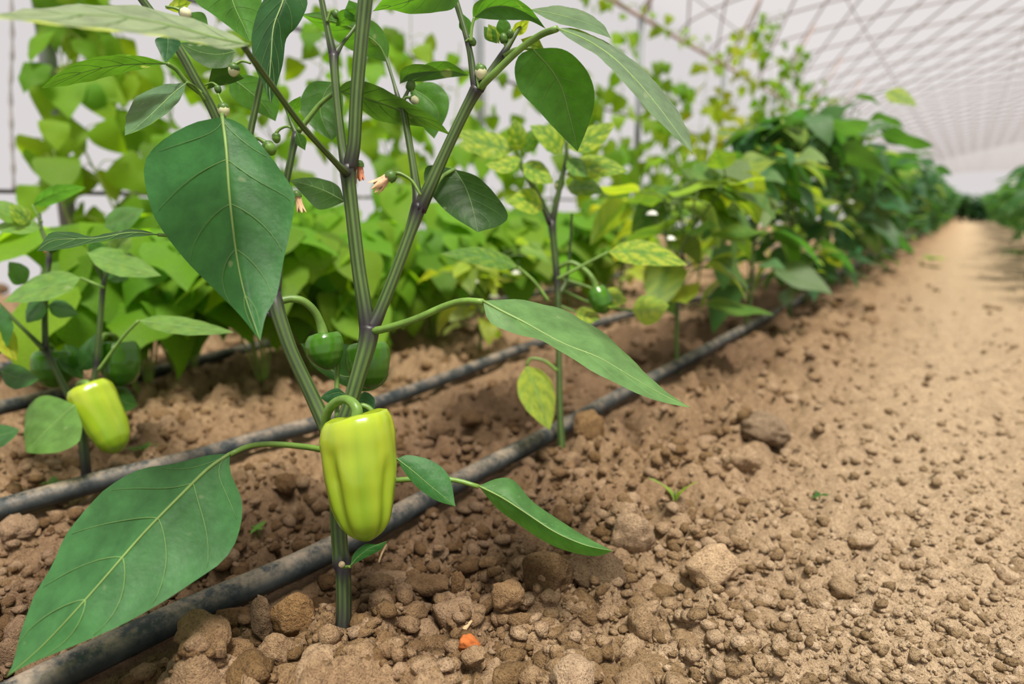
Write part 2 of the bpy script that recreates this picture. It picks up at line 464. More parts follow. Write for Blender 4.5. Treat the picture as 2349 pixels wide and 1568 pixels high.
# ------------------------------------------------------------------ the setting: soil
def build_ground():
    cx, cy = 0.22, -0.42
    rr = list(np.exp(np.linspace(math.log(0.30), math.log(2.6), 430))) + list(np.exp(np.linspace(math.log(2.65), math.log(60), 130)))
    na = 470
    aa = np.linspace(math.radians(50), math.radians(182), na)
    rr = np.array(rr); Rg, Ag = np.meshgrid(rr, aa, indexing='ij')
    X = cx+Rg*np.cos(Ag); Y = cy+Rg*np.sin(Ag)
    Z = macro(X, Y)+relief(X, Y)*np.clip(1.6-Rg/9, 0.15, 1)
    n, m = X.shape
    co = np.stack([X, Y, Z], -1).reshape(-1, 3)
    idx = np.arange(n*m).reshape(n, m)
    q = np.stack([idx[:-1, :-1], idx[1:, :-1], idx[1:, 1:], idx[:-1, 1:]], -1).reshape(-1, 4)
    q = q[(co[q[:, 0], 0] > -3.22) & (co[q[:, 0], 0] < 8.25) & (co[q[:, 0], 1] < 66.2)]      # the soil ends at the tunnel walls
    me = bpy.data.meshes.new('ground')
    me.vertices.add(len(co)); me.vertices.foreach_set('co', co.ravel())
    me.loops.add(q.size); me.loops.foreach_set('vertex_index', q.ravel())
    me.polygons.add(len(q)); me.polygons.foreach_set('loop_start', np.arange(0, q.size, 4)); me.polygons.foreach_set('loop_total', np.full(len(q), 4))
    me.update(calc_edges=True); me.polygons.foreach_set('use_smooth', np.ones(len(q), bool))
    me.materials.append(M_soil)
    o = bpy.data.objects.new('ground', me); col.objects.link(o)
    tag(o, 'loose brown crumbly soil with a trodden path between rows', kind='structure')
    return o
ground = build_ground()

def ico(sub):
    import bmesh
    bm = bmesh.new(); bmesh.ops.create_icosphere(bm, subdivisions=sub, radius=1.0)
    v = np.array([p.co[:] for p in bm.verts]); f = np.array([[q.index for q in t.verts] for t in bm.faces]); bm.free()
    return v, f
ICO1 = ico(1); ICO2 = ico(2); ICO3 = ico(3); ICO4 = ico(4)

def lump(seed, ic, amp=0.35, fine=0.0):
    r = random.Random(seed); off = Vector((r.uniform(0, 50), r.uniform(0, 50), r.uniform(0, 50)))
    out = []
    # a few flattened facets make it a broken clod rather than a ball
    cuts = [(Vector((r.gauss(0, 1), r.gauss(0, 1), r.gauss(0, 1))).normalized(), r.uniform(0.6, 0.9)) for _ in range(6)]
    for c in ic[0]:
        p = Vector(c); n = p.copy()
        k = 1+amp*mnoise.noise(p*1.1+off)+amp*0.5*mnoise.noise(p*2.6+off)
        if fine: k += fine*mnoise.noise(p*5+off)+fine*0.8*mnoise.noise(p*11+off)+fine*0.6*mnoise.noise(p*23+off)
        p = p*k
        for cn, cd in cuts:
            e = p.dot(cn)-cd
            if e > 0: p -= cn*e*0.75
        out.append(p)
    return out, [tuple(t) for t in ic[1]]

def lump_mesh(name, seed, ic, amp=0.35, fine=0.0):
    v, f = lump(seed, ic, amp, fine)
    me = bpy.data.meshes.new(name); me.from_pydata([tuple(p) for p in v], [], f)
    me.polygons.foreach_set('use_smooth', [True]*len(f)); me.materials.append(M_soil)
    return me

def in_view(p, margin=40):
    q = CAMROT.inverted() @ (p-CAMPOS)
    if q.z > -0.1: return False
    x = 1174.5-q.x/q.z*FPX; y = 784+q.y/q.z*FPX
    return -margin < x < 2349+margin and -margin < y < 1568+margin

def build_clods():
    r = random.Random(5)
    meshes = [lump_mesh('clod', 100+i, ICO3, 0.42, 0.13) for i in range(12)]
    done = 0; tries = 0
    while done < 300 and tries < 20000:
        tries += 1
        px = r.uniform(-40, 2390); py = 560+1040*r.random()**0.6
        p = G(px, min(py, 1600))
        d = depth_of(p); b = float(bedness(np.array([p.x]), np.array([p.y]))[0])
        if r.random() > 0.15+0.85*b: continue
        s = (0.006+0.0115*r.random()**2.0)*(0.70+0.40*b)
        if d > 1.2: s *= min(1.8, d/1.2)
        if d > 3.2: continue
        if float(hose_gap(np.array([p.x]), np.array([p.y]))[0]) < 0.013+s: continue
        if math.hypot(p.x-BASE[0], p.y-BASE[1]) < 0.02+s: continue
        p.z = gz(p.x, p.y, True)+s*0.15
        M = Matrix.Translation(p) @ Matrix.Rotation(r.uniform(0, 6.28), 4, 'Z') @ Matrix.Rotation(r.uniform(-0.6, 0.6), 4, 'X') @ Matrix.Diagonal((s*r.uniform(0.8, 1.35), s*r.uniform(0.8, 1.1), s*r.uniform(0.6, 0.95), 1))
        put('clod', meshes[r.randrange(12)], M, ground); done += 1
build_clods()

def build_crumbs():
    rng = np.random.default_rng(3)
    base = []
    for i in range(10):
        v, f = lump(300+i, ICO1, 0.45)
        base.append(np.array([p[:] for p in v]))
    F = ICO1[1]; nv = len(base[0])
    V = []; T = []
    n = 20000
    px = rng.uniform(-250, 2600, n); py = 620+990*rng.random(n)**0.55
    dirs = np.array([[(a-1174.5)/FPX, (784-b)/FPX, -1.0] for a, b in zip(px, py)]) @ np.array(CAMROT).T
    t = -H/dirs[:, 2]; x = dirs[:, 0]*t; y = dirs[:, 1]*t
    ok = (t > 0) & (t < 6.0) & (x > -3.1); x = x[ok]; y = y[ok]; t = t[ok]
    ok = (hose_gap(x, y) > 0.018) & (np.hypot(x-BASE[0], y-BASE[1]) > 0.012); x = x[ok]; y = y[ok]; t = t[ok]
    z = macro(x, y)+relief(x, y); b = bedness(x, y)
    for i in range(len(x)):
        s = (0.0016+0.0068*rng.random()**3.0)*(1.0+0.85*max(0, t[i]-0.7))*(0.7+0.5*b[i])
        if b[i] < 0.4 and rng.random() < 0.25: continue
        a = rng.uniform(0, 6.28); ca, sa = math.cos(a), math.sin(a)
        Rm = np.array([[ca, -sa, 0], [sa, ca, 0], [0, 0, 1]])
        v = base[rng.integers(10)]*np.array([s*rng.uniform(0.8, 1.6), s*rng.uniform(0.7, 1.2), s*rng.uniform(0.5, 0.95)])
        V.append(v @ Rm.T + np.array([x[i], y[i], z[i]+s*0.25])); T.append(rng.random())
    k = len(V); co = np.concatenate(V); q = (F[None]+(np.arange(k)*nv)[:, None, None]).reshape(-1, 3)
    me = bpy.data.meshes.new('crumbs')
    me.vertices.add(len(co)); me.vertices.foreach_set('co', co.ravel())
    me.loops.add(q.size); me.loops.foreach_set('vertex_index', q.ravel().astype(np.int32))
    me.polygons.add(len(q)); me.polygons.foreach_set('loop_start', np.arange(0, q.size, 3)); me.polygons.foreach_set('loop_total', np.full(len(q), 3))
    me.update(calc_edges=True)
    at = me.attributes.new('tint', 'FLOAT', 'POINT'); at.data.foreach_set('value', np.repeat(np.array(T), nv))
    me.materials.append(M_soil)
    o = bpy.data.objects.new('soil_crumbs', me); col.objects.link(o); o.parent = ground
    tag(o, kind='stuff')
build_crumbs()

# ------------------------------------------------------------------ the setting: plastic tunnel
XC, HW, ZS, RISE = 2.5, 5.7, 2.45, 0.62
Y0, Y1 = -16.0, 66.0
def arch(t):                                   # t 0..1 from the left springing over the crown to the right springing
    a = math.pi*(1-t); return XC+HW*math.cos(a), ZS+RISE*math.sin(a)
def build_tunnel():
    mb = MB()
    prof = [arch(i/40) for i in range(41)]
    mb.grid([[Vector((x, y, z)) for x, z in prof] for y in (Y0, 14, 30, 48, Y1)])
    roof = mb.build('ceiling', M_film); tag(roof, 'white plastic film roof on a lattice of thin bars', kind='structure')
    mb = MB(); x = XC-HW
    mb.grid([[Vector((x, y, z)) for z in (-0.05, 1.2, ZS)] for y in (Y0, 14, 30, 48, Y1)])
    wl = mb.build('wall_left', M_film); tag(wl, 'bright translucent film side wall behind climbing beans', kind='structure')
    mb = MB(); x = XC+HW
    mb.grid([[Vector((x, y, z)) for z in (-0.05, 1.2, ZS)] for y in (Y0, 14, 30, 48, Y1)])
    wr = mb.build('wall_right', M_film); tag(wr, 'translucent film side wall beyond the far row', kind='structure')
    mb = MB(); b = len(mb.v)
    for y, nm in ((Y1, 'wall_back'), (Y0, 'wall_front')):
        mb = MB()
        mb.grid([[Vector((px, y, -0.05)) for px, pz in prof], [Vector((px, y, pz)) for px, pz in prof]])
        w = mb.build(nm, M_film); tag(w, 'translucent film end wall of the tunnel' if nm == 'wall_front' else 'bright film end wall at the far end of the path', kind='structure')
    # hoops and diagonals, one mesh each shared by all of that kind
    hoop = MB(); hoop.tube([Vector((x, 0, z-0.03)) for x, z in prof], 0.0115, 6)
    hm = hoop.mesh('hoop', M_bar)
    for i in range(67): put('hoop', hm, Matrix.Translation((0, Y0+0.6+i*1.2, 0)), roof)
    for sgn in (-1, 1):                        # diagonals rising from each side wall to the ridge
        dg = MB(); pts = []
        for i in range(25):
            x, z = arch(0.5+sgn*0.5*i/24); pts.append(Vector((x, 2.75*abs(x-XC), z-0.05)))
        dg.tube(pts, 0.012, 5); dm = dg.mesh('lattice_bar', M_bar)
        for i in range(40):
            y = -14.0+i*1.2
            put('lattice_bar', dm, Matrix.Translation((0, y, 0)), roof)
    for t in (0.12, 0.25, 0.38, 0.5):
        x, z = arch(t); pm = MB(); pm.tube([Vector((x, Y0, z-0.06)), Vector((x, Y1, z-0.06))], 0.007, 5); pm.build('purlin', M_bar, roof)
    # posts, eave pipe, struts and wires in front of the side wall
    XP = -2.2; tn = [0]
    def trim(mb, m, label):
        tn[0] += 1; o = mb.build('trim_%d' % tn[0], m); tag(o, label, kind='structure')
    for i, y in enumerate((0.98, 3.04, 5.1, 7.2, 9.3, 11.4, 13.5)):
        mb = MB(); mb.tube([Vector((XP, y, -0.05)), Vector((XP, y, 0.9)), Vector((XP, y, 1.74))], 0.023, 10); trim(mb, M_post, 'grey steel post before the side wall, number %s along' % ORD[i+1])
        mb = MB(); mb.tube([Vector((XP, y, 1.70)), Vector((XP+0.45, y-0.15, 2.45))], 0.012, 6); trim(mb, M_rust, 'thin slanting strut on top of post number %s' % ORD[i+1])
    mb = MB(); mb.tube([Vector((XP, Y0, 1.73)), Vector((XP, Y1, 1.73))], 0.016, 8); trim(mb, M_rust, 'long pinkish pipe joining the post tops')
    for z, r_, lb in ((0.385, 0.007, 'low dark wire strung between the posts'), (1.0, 0.008, 'high dark wire strung between the posts')):
        mb = MB(); mb.tube([Vector((XP+0.03, Y0+(Y1-Y0)*k/60, z-0.01*math.sin(k*2.1))) for k in range(61)], r_, 6); trim(mb, M_wire, lb)
    mb = MB(); pts = [P(24, -60, 2.0), P(28, 100, 2.0), P(24, 220, 2.0), P(32, 440, 2.0)]
    mb.tube(catmull(pts, 30), [0.003+0.002*(k % 3) for k in range(30)], 5); tag(mb.build('twine', M_twine), 'grey knotted twine hanging at the far left', 'twine')
build_tunnel()

# ------------------------------------------------------------------ leaves
def vein_rows(n): return [0.06+0.80*k/n for k in range(n)]

class LeafSurf:
    """surface through a left edge, a midrib and a right edge"""
    def __init__(s, mid, left, right, pillow=0.06, pucker=0.035, nv=6, n=33):
        s.m = catmull(mid, n); s.l = catmull(left, n); s.r = catmull(right, n); s.n = n
        s.pil = pillow; s.puc = pucker; s.nv = nv
    def at(s, u, v):
        x = v*(s.n-1); i = min(int(x), s.n-2); f = x-i
        m = s.m[i].lerp(s.m[i+1], f); e = (s.l if u < 0 else s.r); e = e[i].lerp(e[i+1], f)
        a = abs(u); p = m.lerp(e, a)
        L = s.l[i].lerp(s.l[i+1], f); Rr = s.r[i].lerp(s.r[i+1], f)
        ax = (s.m[i+1]-s.m[i]); nn = (Rr-L).cross(ax)
        w = (e-m).length
        if nn.length > 1e-10 and w > 1e-5:
            nn.normalize()
            ph = (v-0.26*a**1.15)*s.nv
            p = p+nn*(w*(s.pil*math.sin(math.pi*a)+s.puc*(abs(math.sin(math.pi*(ph)))-0.5)*min(1, a*4)*(1-0.5*a)))
        return p
    def tint(s, u, v):
        a = abs(u); ph = (v-0.26*a**1.15)*s.nv
        return min(1.0, abs(math.sin(math.pi*ph))*1.2)*min(1, a*5)

def leaf_obj(parent, surf, color, nu=6, nv=26, veins=True, vr=1.0, mat=None, name='leaf'):
    us = [k/nu for k in range(-nu, nu+1)]
    rows = []; att = []
    for i in range(nv+1):
        v = i/nv; rows.append([surf.at(u, v) for u in us]); att.append([surf.tint(u, v) for u in us])
    mb = MB(); mb.grid(rows, att)
    nz_ = sum((mb.v[f[1]]-mb.v[f[0]]).cross(mb.v[f[2]]-mb.v[f[1]]).z for f in mb.f)
    if nz_ < 0: mb.f = [f[::-1] for f in mb.f]      # the upper side of a leaf faces up
    o = mb.build(name, mat or M_leaf, parent, color=color)
    if veins:
        L = sum((a-b).length for a, b in zip(surf.m, surf.m[1:]))
        mb = MB(); r0 = L*0.0075*vr
        pts = [surf.at(0.0001, k/30) for k in range(31)]
        mb.tube(pts, [r0*(1-0.8*k/30) for k in range(31)], 6)
        mb.build('midrib', M_vein, o); mb = MB()
        for k in range(surf.nv):
            for sg in (-1, 1):
                v0 = (k+(0.35 if sg > 0 else 0.15))/surf.nv*0.0+(k/surf.nv)
                if v0 > 0.8: continue
                q = []
                for j in range(11):
                    a = 0.92*j/10; v = v0+0.26*a**1.15
                    if v > 0.97: break
                    q.append(surf.at(sg*a, v))
                if len(q) > 3:
                    q = [q[0]]+q[1:]
                    mb.tube(q, [r0*0.34*(1-0.75*j/len(q)) for j in range(len(q))], 5)
        mb.build('veins', M_vein2, o, color=color)
    return o

def hero(parent, mid, left, right, d, dl=0.0, dr=0.0, color=C_MID, petiole=None, pw=14, pd=None, pillow=0.06, pucker=0.055, nv=6, veins=True, vr=1.0):
    """leaf from pixel outlines: d = depths along the midrib, dl / dr = how much nearer (-) or farther (+) each edge lies"""
    ds = list(d); xs = np.linspace(0, 1, len(ds))
    def lift(pl, off):
        pl = [Vector((a, b, 0)) for a, b in pl]; L = [0]
        for a, b in zip(pl, pl[1:]): L.append(L[-1]+(b-a).length)
        out = []
        for p, s in zip(pl, L):
            t = s/L[-1]; out.append(P(p.x, p.y, interp(xs, ds, t)+off*math.sin(math.pi*min(1, t))**0.7 if 0 < t < 1 else interp(xs, ds, t)))
        return out
    surf = LeafSurf(lift(mid, 0), lift(left, dl), lift(right, dr), pillow, pucker, nv)
    o = leaf_obj(parent, surf, color, veins=veins, vr=vr)
    if petiole:
        e = pd if pd is not None else ds[0]
        n = len(petiole); pts = []
        for i, (a, b) in enumerate(petiole): pts.append(P(a, b, lerp(e, ds[0], i/(n-1))))
        r = pw/2*ds[0]/FPX
        pts = catmull(pts, 18); mb = MB()
        mb.tube(pts, [r*(1.15-0.25*k/17) for k in range(18)], 8, 0.1); mb.build('petiole', M_petiole, o)
    return o

def stem_px(mb, pts, d, sides=14, ridge=0.10, nodes=(), n=None):
    """ribbed stem: pts = (px, py, width px); d = (start depth, end depth); nodes = fractions where the bark is dark"""
    n = n or max(10, 4*len(pts)); m = len(pts)
    v = [P(a, b, lerp(d[0], d[1], i/(m-1))) for i, (a, b, w) in enumerate(pts)]
    out = catmull(v, n)
    L = [0]
    for a, b in zip(v, v[1:]): L.append(L[-1]+(b-a).length)
    rr = []; at = []
    for k in range(n):
        s = L[-1]*k/(n-1); w = interp(L, [p[2] for p in pts], s); dd = lerp(d[0], d[1], k/(n-1))
        rr.append(w/2*dd/FPX)
        at.append(max([math.exp(-((k/(n-1)-c)/wd)**2) for c, wd in nodes] or [0]))
    mb.tube(out, rr, sides, ridge, at)

# ------------------------------------------------------------------ peppers
def pepper(name, label, px_profile, d, mat, stem_pts, stem_w, stem_d, lobes=3, phase=0.0, depth_mul=0.95, crease=(0.05, 0.14), calyx_mat=None, calyx_r=0.5, ring=36, wr=0.012, seed=1, tilt=0.0, group=None, grooves=()):
    """fruit from a silhouette profile (py, centre px, half width px) top to bottom; hangs on its pedicel"""
    top = px_profile[0]
    root = empty(name, P(top[1], top[0], d))
    axis = [P(c, y, d) for y, c, w in px_profile]
    axv = catmull([axis[0], axis[len(axis)//2], axis[-1]], 44)
    L = [0]
    for a, b in zip(axis, axis[1:]): L.append(L[-1]+(b-a).length)
    ws = [w*d/FPX for y, c, w in px_profile]
    xs_ = np.linspace(0, L[-1], 121); wd_ = np.interp(xs_, L, ws); kr = np.hanning(17); kr /= kr.sum()
    wd_ = np.concatenate([wd_[:1], np.convolve(np.pad(wd_, 8, mode='reflect', reflect_type='odd'), kr, 'valid')[1:-1], wd_[-1:]]); wd_ = np.maximum(wd_, ws[-1]*0.6)
    A = (axis[-1]-axis[0]).normalized()
    right = CAMROT @ Vector((1, 0, 0)); right = (right-A*right.dot(A)).normalized(); fwd = A.cross(right).normalized()
    if fwd.dot(CAMROT @ Vector((0, 0, 1))) < 0: fwd = -fwd
    rr = random.Random(seed); off = Vector((rr.uniform(0, 40),)*3)
    rows = []; att = []; ring = max(ring, 64)
    w0 = ws[0]
    phs = [(k, rr.uniform(0, 6.28), amp) for k, amp in ((3, 0.10), (7, 0.10), (11, 0.08), (17, 0.06), (23, 0.04))]
    # dimple round the stem, then the flanks
    for k, (f, dz) in enumerate(((0.02, 0.55), (0.25, 0.42), (0.55, 0.16), (0.8, 0.02))):
        row = []
        for j in range(ring):
            a = 2*math.pi*j/ring
            g = 1+crease[0]*math.cos(lobes*a+phase)*f
            row.append(axis[0]+right*(math.cos(a)*w0*f*g)+fwd*(math.sin(a)*w0*f*g*depth_mul)+A*(w0*0.42*dz-w0*0.10*f*(0.5+0.5*math.cos(lobes*a+phase)))-A*(tilt*w0*math.cos(a)*f))
        rows.append(row); att.append([0.2]*ring)
    nk = 44
    for k in range(nk):
        s = L[-1]*k/(nk-1); t = k/(nk-1); w = float(np.interp(s, xs_, wd_))
        c = lerp(crease[0], crease[1], t)
        row = []; ar = []
        for j in range(ring):
            a = 2*math.pi*j/ring
            lob = math.cos(lobes*a+phase)
            g = 1+c*(math.tanh(1.6*lob)*0.54-0.5)+c*0.35
            dirv = right*math.cos(a)+fwd*(math.sin(a)*depth_mul)
            wrk = wr*mnoise.noise(Vector((math.cos(a)*3.4, math.sin(a)*3.4, t*1.3))+off)*3*(1-0.7*t)+wr*2.5*mnoise.noise(Vector((math.cos(a)*2, math.sin(a)*2, t*5))+off)
            
            for ga, gw, g0, g1 in grooves:
                da = (a-ga+math.pi) % (2*math.pi)-math.pi
                gt = min(1, max(0, (t-g0)/0.25))*(1 if t < 0.93 else max(0, (1-t)/0.07))
                wrk -= g1*gt*math.exp(-(da/gw)**2)
                wrk += 0.35*g1*gt*math.exp(-((abs(da)-2.2*gw)/gw)**2)
            sh = -A*(tilt*w0*math.cos(a)*max(0, 1-t*2.5)**2)
            row.append(axv[k]+dirv*(w*(g+wrk))+sh); ar.append(t*0.8+0.1+sum(am*math.cos(k_*a+p_+1.5*math.sin(3*t+k_)) for k_, p_, am in phs))
        rows.append(row); att.append(ar)
    tip = rows[-1]; cen = sum(tip, Vector())/ring
    rows.append([cen+(p-cen)*0.3+A*0.0008 for p in tip]); att.append([1]*ring)
    mb = MB(); mb.grid(rows, att, closed=True)
    mb.f.append(tuple(range(len(mb.v)-ring, len(mb.v))))
    mb.build('body', mat, root)
    n = len(stem_pts); pts = [P(a, b, lerp(stem_d[0], stem_d[1], i/(n-1))) for i, (a, b) in enumerate(stem_pts)]
    pts.append(axis[0]+A*(w0*0.15)); pts = catmull(pts, 24); mb = MB()
    r0 = stem_w/2*d/FPX
    mb.tube(pts, [r0*(0.85+0.35*max(0, k/23-0.7)/0.3) for k in range(24)], 12, 0.09); mb.build('pedicel', calyx_mat or M_petiole, root)
    cb = MB(); rows = []
    for i, (f, hgt) in enumerate(((0.30, 0.10), (0.7, 0.02), (1.0, 0.05))):
        row = []
        for j in range(24):
            a = 2*math.pi*j/24; rad = w0*calyx_r*f*(1+(0.16*math.cos(6*a) if i == 2 else 0))
            row.append(axis[0]+right*(math.cos(a)*rad)+fwd*(math.sin(a)*rad*depth_mul)-A*(w0*(0.02-hgt*0.2+ (0.06 if i < 2 else 0.03)))+A*(w0*0.42*interp([0, .25, .55, .8, 1], [.5, .42, .16, .02, 0.0], f*calyx_r)))
        rows.append(row)
    cb.grid(rows, None, closed=True); cb.build('calyx', calyx_mat or M_calyx, root)
    return tag(root, label, 'pepper', group)

# ------------------------------------------------------------------ buds and flowers (parts of their plant)
def bud(parent, px, py, d, size, direction=(0, 0, -1), kind='cream', ped=None, pw=6):
    """closed flower bud: green calyx with a pale tip, on its own little stalk"""
    c = P(px, py, d); s = size/2*d/FPX; D = Vector(direction).normalized(); q = D.to_track_quat('Z', 'Y').to_matrix()
    mb = MB(); ring = 14; rows = []
    for t, r in ((-1.15, 0.25), (-1.05, 0.6), (-0.85, 0.85), (-0.6, 0.98), (-0.25, 1.02)):
        rows.append([c+q @ Vector((math.cos(a)*r*s*0.95, math.sin(a)*r*s*0.95, (t+(0.0 if r < 1.01 else 0.35*(abs(math.sin(2.5*a))-0.6)))*s))
                     for a in [2*math.pi*j/ring for j in range(ring)]])
    mb.grid(rows, None, closed=True); mb.f.append(tuple(range(ring))[::-1])
    o = mb.build('flower_bud', M_calyx_d if kind != 'green' else M_calyx_d, parent)
    pm = {'cream': M_petal, 'white': M_petal_w, 'green': M_calyx, 'dark': M_calyx_d}[kind]
    mb = MB(); rows = []
    for t, r in ((-0.7, 0.85), (-0.2, 1.0), (0.35, 0.98), (0.85, 0.72), (1.12, 0.4), (1.22, 0.12)):
        rows.append([c+q @ Vector((math.cos(a)*r*s*(1-0.06*(j % 2)), math.sin(a)*r*s*(1-0.06*(j % 2)), t*s)) for j, a in enumerate([2*math.pi*j/ring for j in range(ring)])])
    mb.grid(rows, None, closed=True); mb.f.append(tuple(range(len(mb.v)-ring, len(mb.v))))
    mb.build('petals', pm, o)
    if ped:
        pts = [P(a, b, d) for a, b in ped]+[c-D*s]
        pts = catmull(pts, 14); mb = MB(); mb.tube(pts, [pw/2*d/FPX*(0.9+0.5*(k/13)**3) for k in range(14)], 8, 0.08); mb.build('pedicel', M_petiole, o)
    return o

def wither(parent, px, py, d, size, direction, mat, ped=None, spread=0.28, pw=8, seed=0):
    """spent flower: green calyx and five shrivelled hanging petals"""
    r = random.Random(seed); c = P(px, py, d); s = size/2*d/FPX; D = Vector(direction).normalized(); q = D.to_track_quat('Z', 'Y').to_matrix()
    mb = MB(); ring = 12; rows = []
    for t, rd in ((-0.8, 0.25), (-0.6, 0.7), (-0.1, 0.95), (0.35, 0.9)):
        rows.append([c+q @ Vector((math.cos(a)*rd*s, math.sin(a)*rd*s, t*s*(1 if t < 0.3 else 1+0.8*abs(math.sin(2.5*a))))) for a in [2*math.pi*j/ring for j in range(ring)]])
    mb.grid(rows, None, closed=True); mb.f.append(tuple(range(ring))[::-1])
    o = mb.build('flower', M_calyx_d, parent)
    for k in range(5):
        a0 = 2*math.pi*k/5+r.uniform(-0.2, 0.2); ln = r.uniform(2.8, 3.6)
        rows = []
        for i in range(7):
            t = i/6; w = 0.62*math.sin(math.pi*(0.18+0.8*t))**0.8
            rad = 0.55+spread*2.2*t+0.1*math.sin(t*5+k)
            row = []
            for u in (-1, -0.5, 0, 0.5, 1):
                aa = a0+u*w*0.95/max(0.5, rad); rf = rad-0.12*abs(u)+0.05*math.sin(9*t+u*4+k)
                row.append(c+q @ Vector((math.cos(aa)*rf*s, math.sin(aa)*rf*s, (0.1+ln*t)*s)))
            rows.append(row)
        mb = MB(); mb.grid(rows); mb.build('petal', mat, o)
    if ped:
        pts = [P(a, b, d) for a, b in ped]+[c-D*s*0.7]
        pts = catmull(pts, 14); mb = MB(); mb.tube(pts, [pw/2*d/FPX*(0.85+0.4*(k/13)**2) for k in range(14)], 8, 0.08); mb.build('pedicel', M_petiole, o)
    return o

# ------------------------------------------------------------------ the main pepper plant
base = G(785, 1455)
DB = depth_of(base)
print('main plant base', base, DB)
main = empty('pepper_plant', base)
tag(main, 'large pepper plant in focus with one big hanging light green pepper', 'plant', 'pepper plants in the row beside the path')
mb = MB()
D = 0.555
stem_px(mb, [(786, 1490, 44), (785, 1462, 42), (788, 1400, 36), (787, 1310, 36), (784, 1290, 46), (780, 1265, 38), (776, 1200, 38), (772, 1110, 38), (768, 1040, 40), (770, 985, 46)], (DB, 0.565), 18, 0.10, [(0.0, 0.28), (0.36, 0.06), (1.0, 0.12)], n=48)
stem_px(mb, [(768, 1030, 38), (742, 965, 36), (705, 885, 32), (668, 805, 31), (645, 740, 33), (632, 695, 36), (627, 672, 34)], (0.565, 0.585), 16, 0.10, [(0.0, 0.10), (1.0, 0.14)], n=36)
stem_px(mb, [(770, 1010, 40), (798, 940, 36), (822, 860, 38), (842, 790, 44), (848, 750, 48)], (0.565, 0.575), 16, 0.10, [(0.0, 0.2), (1.0, 0.16)], n=30)
stem_px(mb, [(845, 760, 40), (836, 700, 34), (822, 610, 32), (808, 490, 31), (800, 420, 33), (798, 380, 40)], (0.575, 0.575), 16, 0.10, [(0.0, 0.18), (1.0, 0.10)], n=36)
stem_px(mb, [(850, 755, 40), (872, 712, 30), (905, 630, 28), (940, 535, 28), (962, 470, 38)], (0.575, 0.585), 16, 0.10, [(0.0, 0.18), (1.0, 0.14)], n=30)
stem_px(mb, [(800, 392, 34), (812, 330, 30), (818, 220, 30), (828, 100, 31), (838, 0, 34), (842, -60, 34)], (0.575, 0.56), 16, 0.10, [(0.0, 0.14)], n=30)
stem_px(mb, [(797, 395, 30), (787, 350, 22), (775, 250, 19), (767, 160, 20), (765, 122, 24)], (0.575, 0.585), 14, 0.10, [(0.0, 0.16), (1.0, 0.12)], n=24)
stem_px(mb, [(765, 130, 22), (752, 70, 15), (738, 0, 14), (730, -40, 14)], (0.585, 0.58), 12, 0.10, [(0.0, 0.2)])
stem_px(mb, [(765, 130, 20), (785, 100, 9), (805, 75, 8), (822, 50, 7)], (0.585, 0.60), 10, 0.10, [(0.0, 0.2)])
stem_px(mb, [(797, 400, 26), (775, 378, 15), (735, 335, 14), (690, 285, 15), (640, 218, 15), (590, 150, 17), (560, 108, 15)], (0.575, 0.40), 12, 0.08, [(0.0, 0.10)], n=30)
stem_px(mb, [(962, 480, 36), (956, 440, 22), (944, 360, 17), (932, 290, 16), (922, 240, 18), (915, 232, 18)], (0.585, 0.60), 14, 0.10, [(0.0, 0.22), (1.0, 0.08)], n=24)
stem_px(mb, [(917, 238, 14), (905, 195, 8), (890, 145, 7), (884, 130, 6)], (0.60, 0.61), 10, 0.08, [(0.0, 0.2)])
stem_px(mb, [(920, 240, 12), (935, 210, 8), (945, 185, 7)], (0.60, 0.60), 10, 0.08)
stem_px(mb, [(960, 482, 36), (985, 430, 30), (1022, 348, 25), (1060, 268, 25), (1082, 225, 27), (1096, 200, 32)], (0.585, 0.57), 16, 0.10, [(0.0, 0.16), (1.0, 0.10)], n=30)
stem_px(mb, [(1094, 208, 26), (1087, 180, 18), (1078, 120, 14), (1066, 70, 13), (1045, 0, 14), (1035, -30, 14)], (0.57, 0.575), 12, 0.10, [(0.0, 0.2), (0.45, 0.06)], n=22)
stem_px(mb, [(1098, 205, 26), (1122, 170, 18), (1150, 130, 18), (1172, 95, 13), (1190, 65, 9), (1200, 45, 7)], (0.57, 0.58), 12, 0.10, [(0.0, 0.14), (0.5, 0.1)], n=22)
# branches that pass behind the large hanging leaf
stem_px(mb, [(627, 690, 32), (640, 600, 20), (652, 450, 18), (668, 360, 17), (680, 305, 20)], (0.585, 0.60), 12, 0.10, [(0.0, 0.15), (1.0, 0.08)], n=26)
stem_px(mb, [(627, 690, 32), (600, 600, 22), (560, 440, 22), (495, 268, 22), (450, 185, 22), (405, 105, 21), (345, 25, 19), (305, -30, 18)], (0.585, 0.53), 14, 0.10, [(0.0, 0.1)], n=40)
stem_px(mb, [(560, 450, 20), (572, 320, 17), (590, 230, 16), (602, 170, 15), (612, 90, 14)], (0.58, 0.585), 12, 0.10, n=22)
stem_px(mb, [(680, 308, 16), (668, 280, 9), (655, 245, 8), (640, 225, 7)], (0.60, 0.60), 10, 0.08)
stem_px(mb, [(600, 712, 10), (626, 724, 13)], (0.585, 0.585), 8, 0.05, [(0.5, 1.0)])
mb.build('stem', M_stem, main)
sb = MB()
c = P(784, 1294, DB-0.004); nrm = (CAMPOS-c).normalized()
sb.tube([c+nrm*0.004, c+nrm*0.0072], [0.0026, 0.0024], 12); sb.build('leaf_scar', M_scar, main)

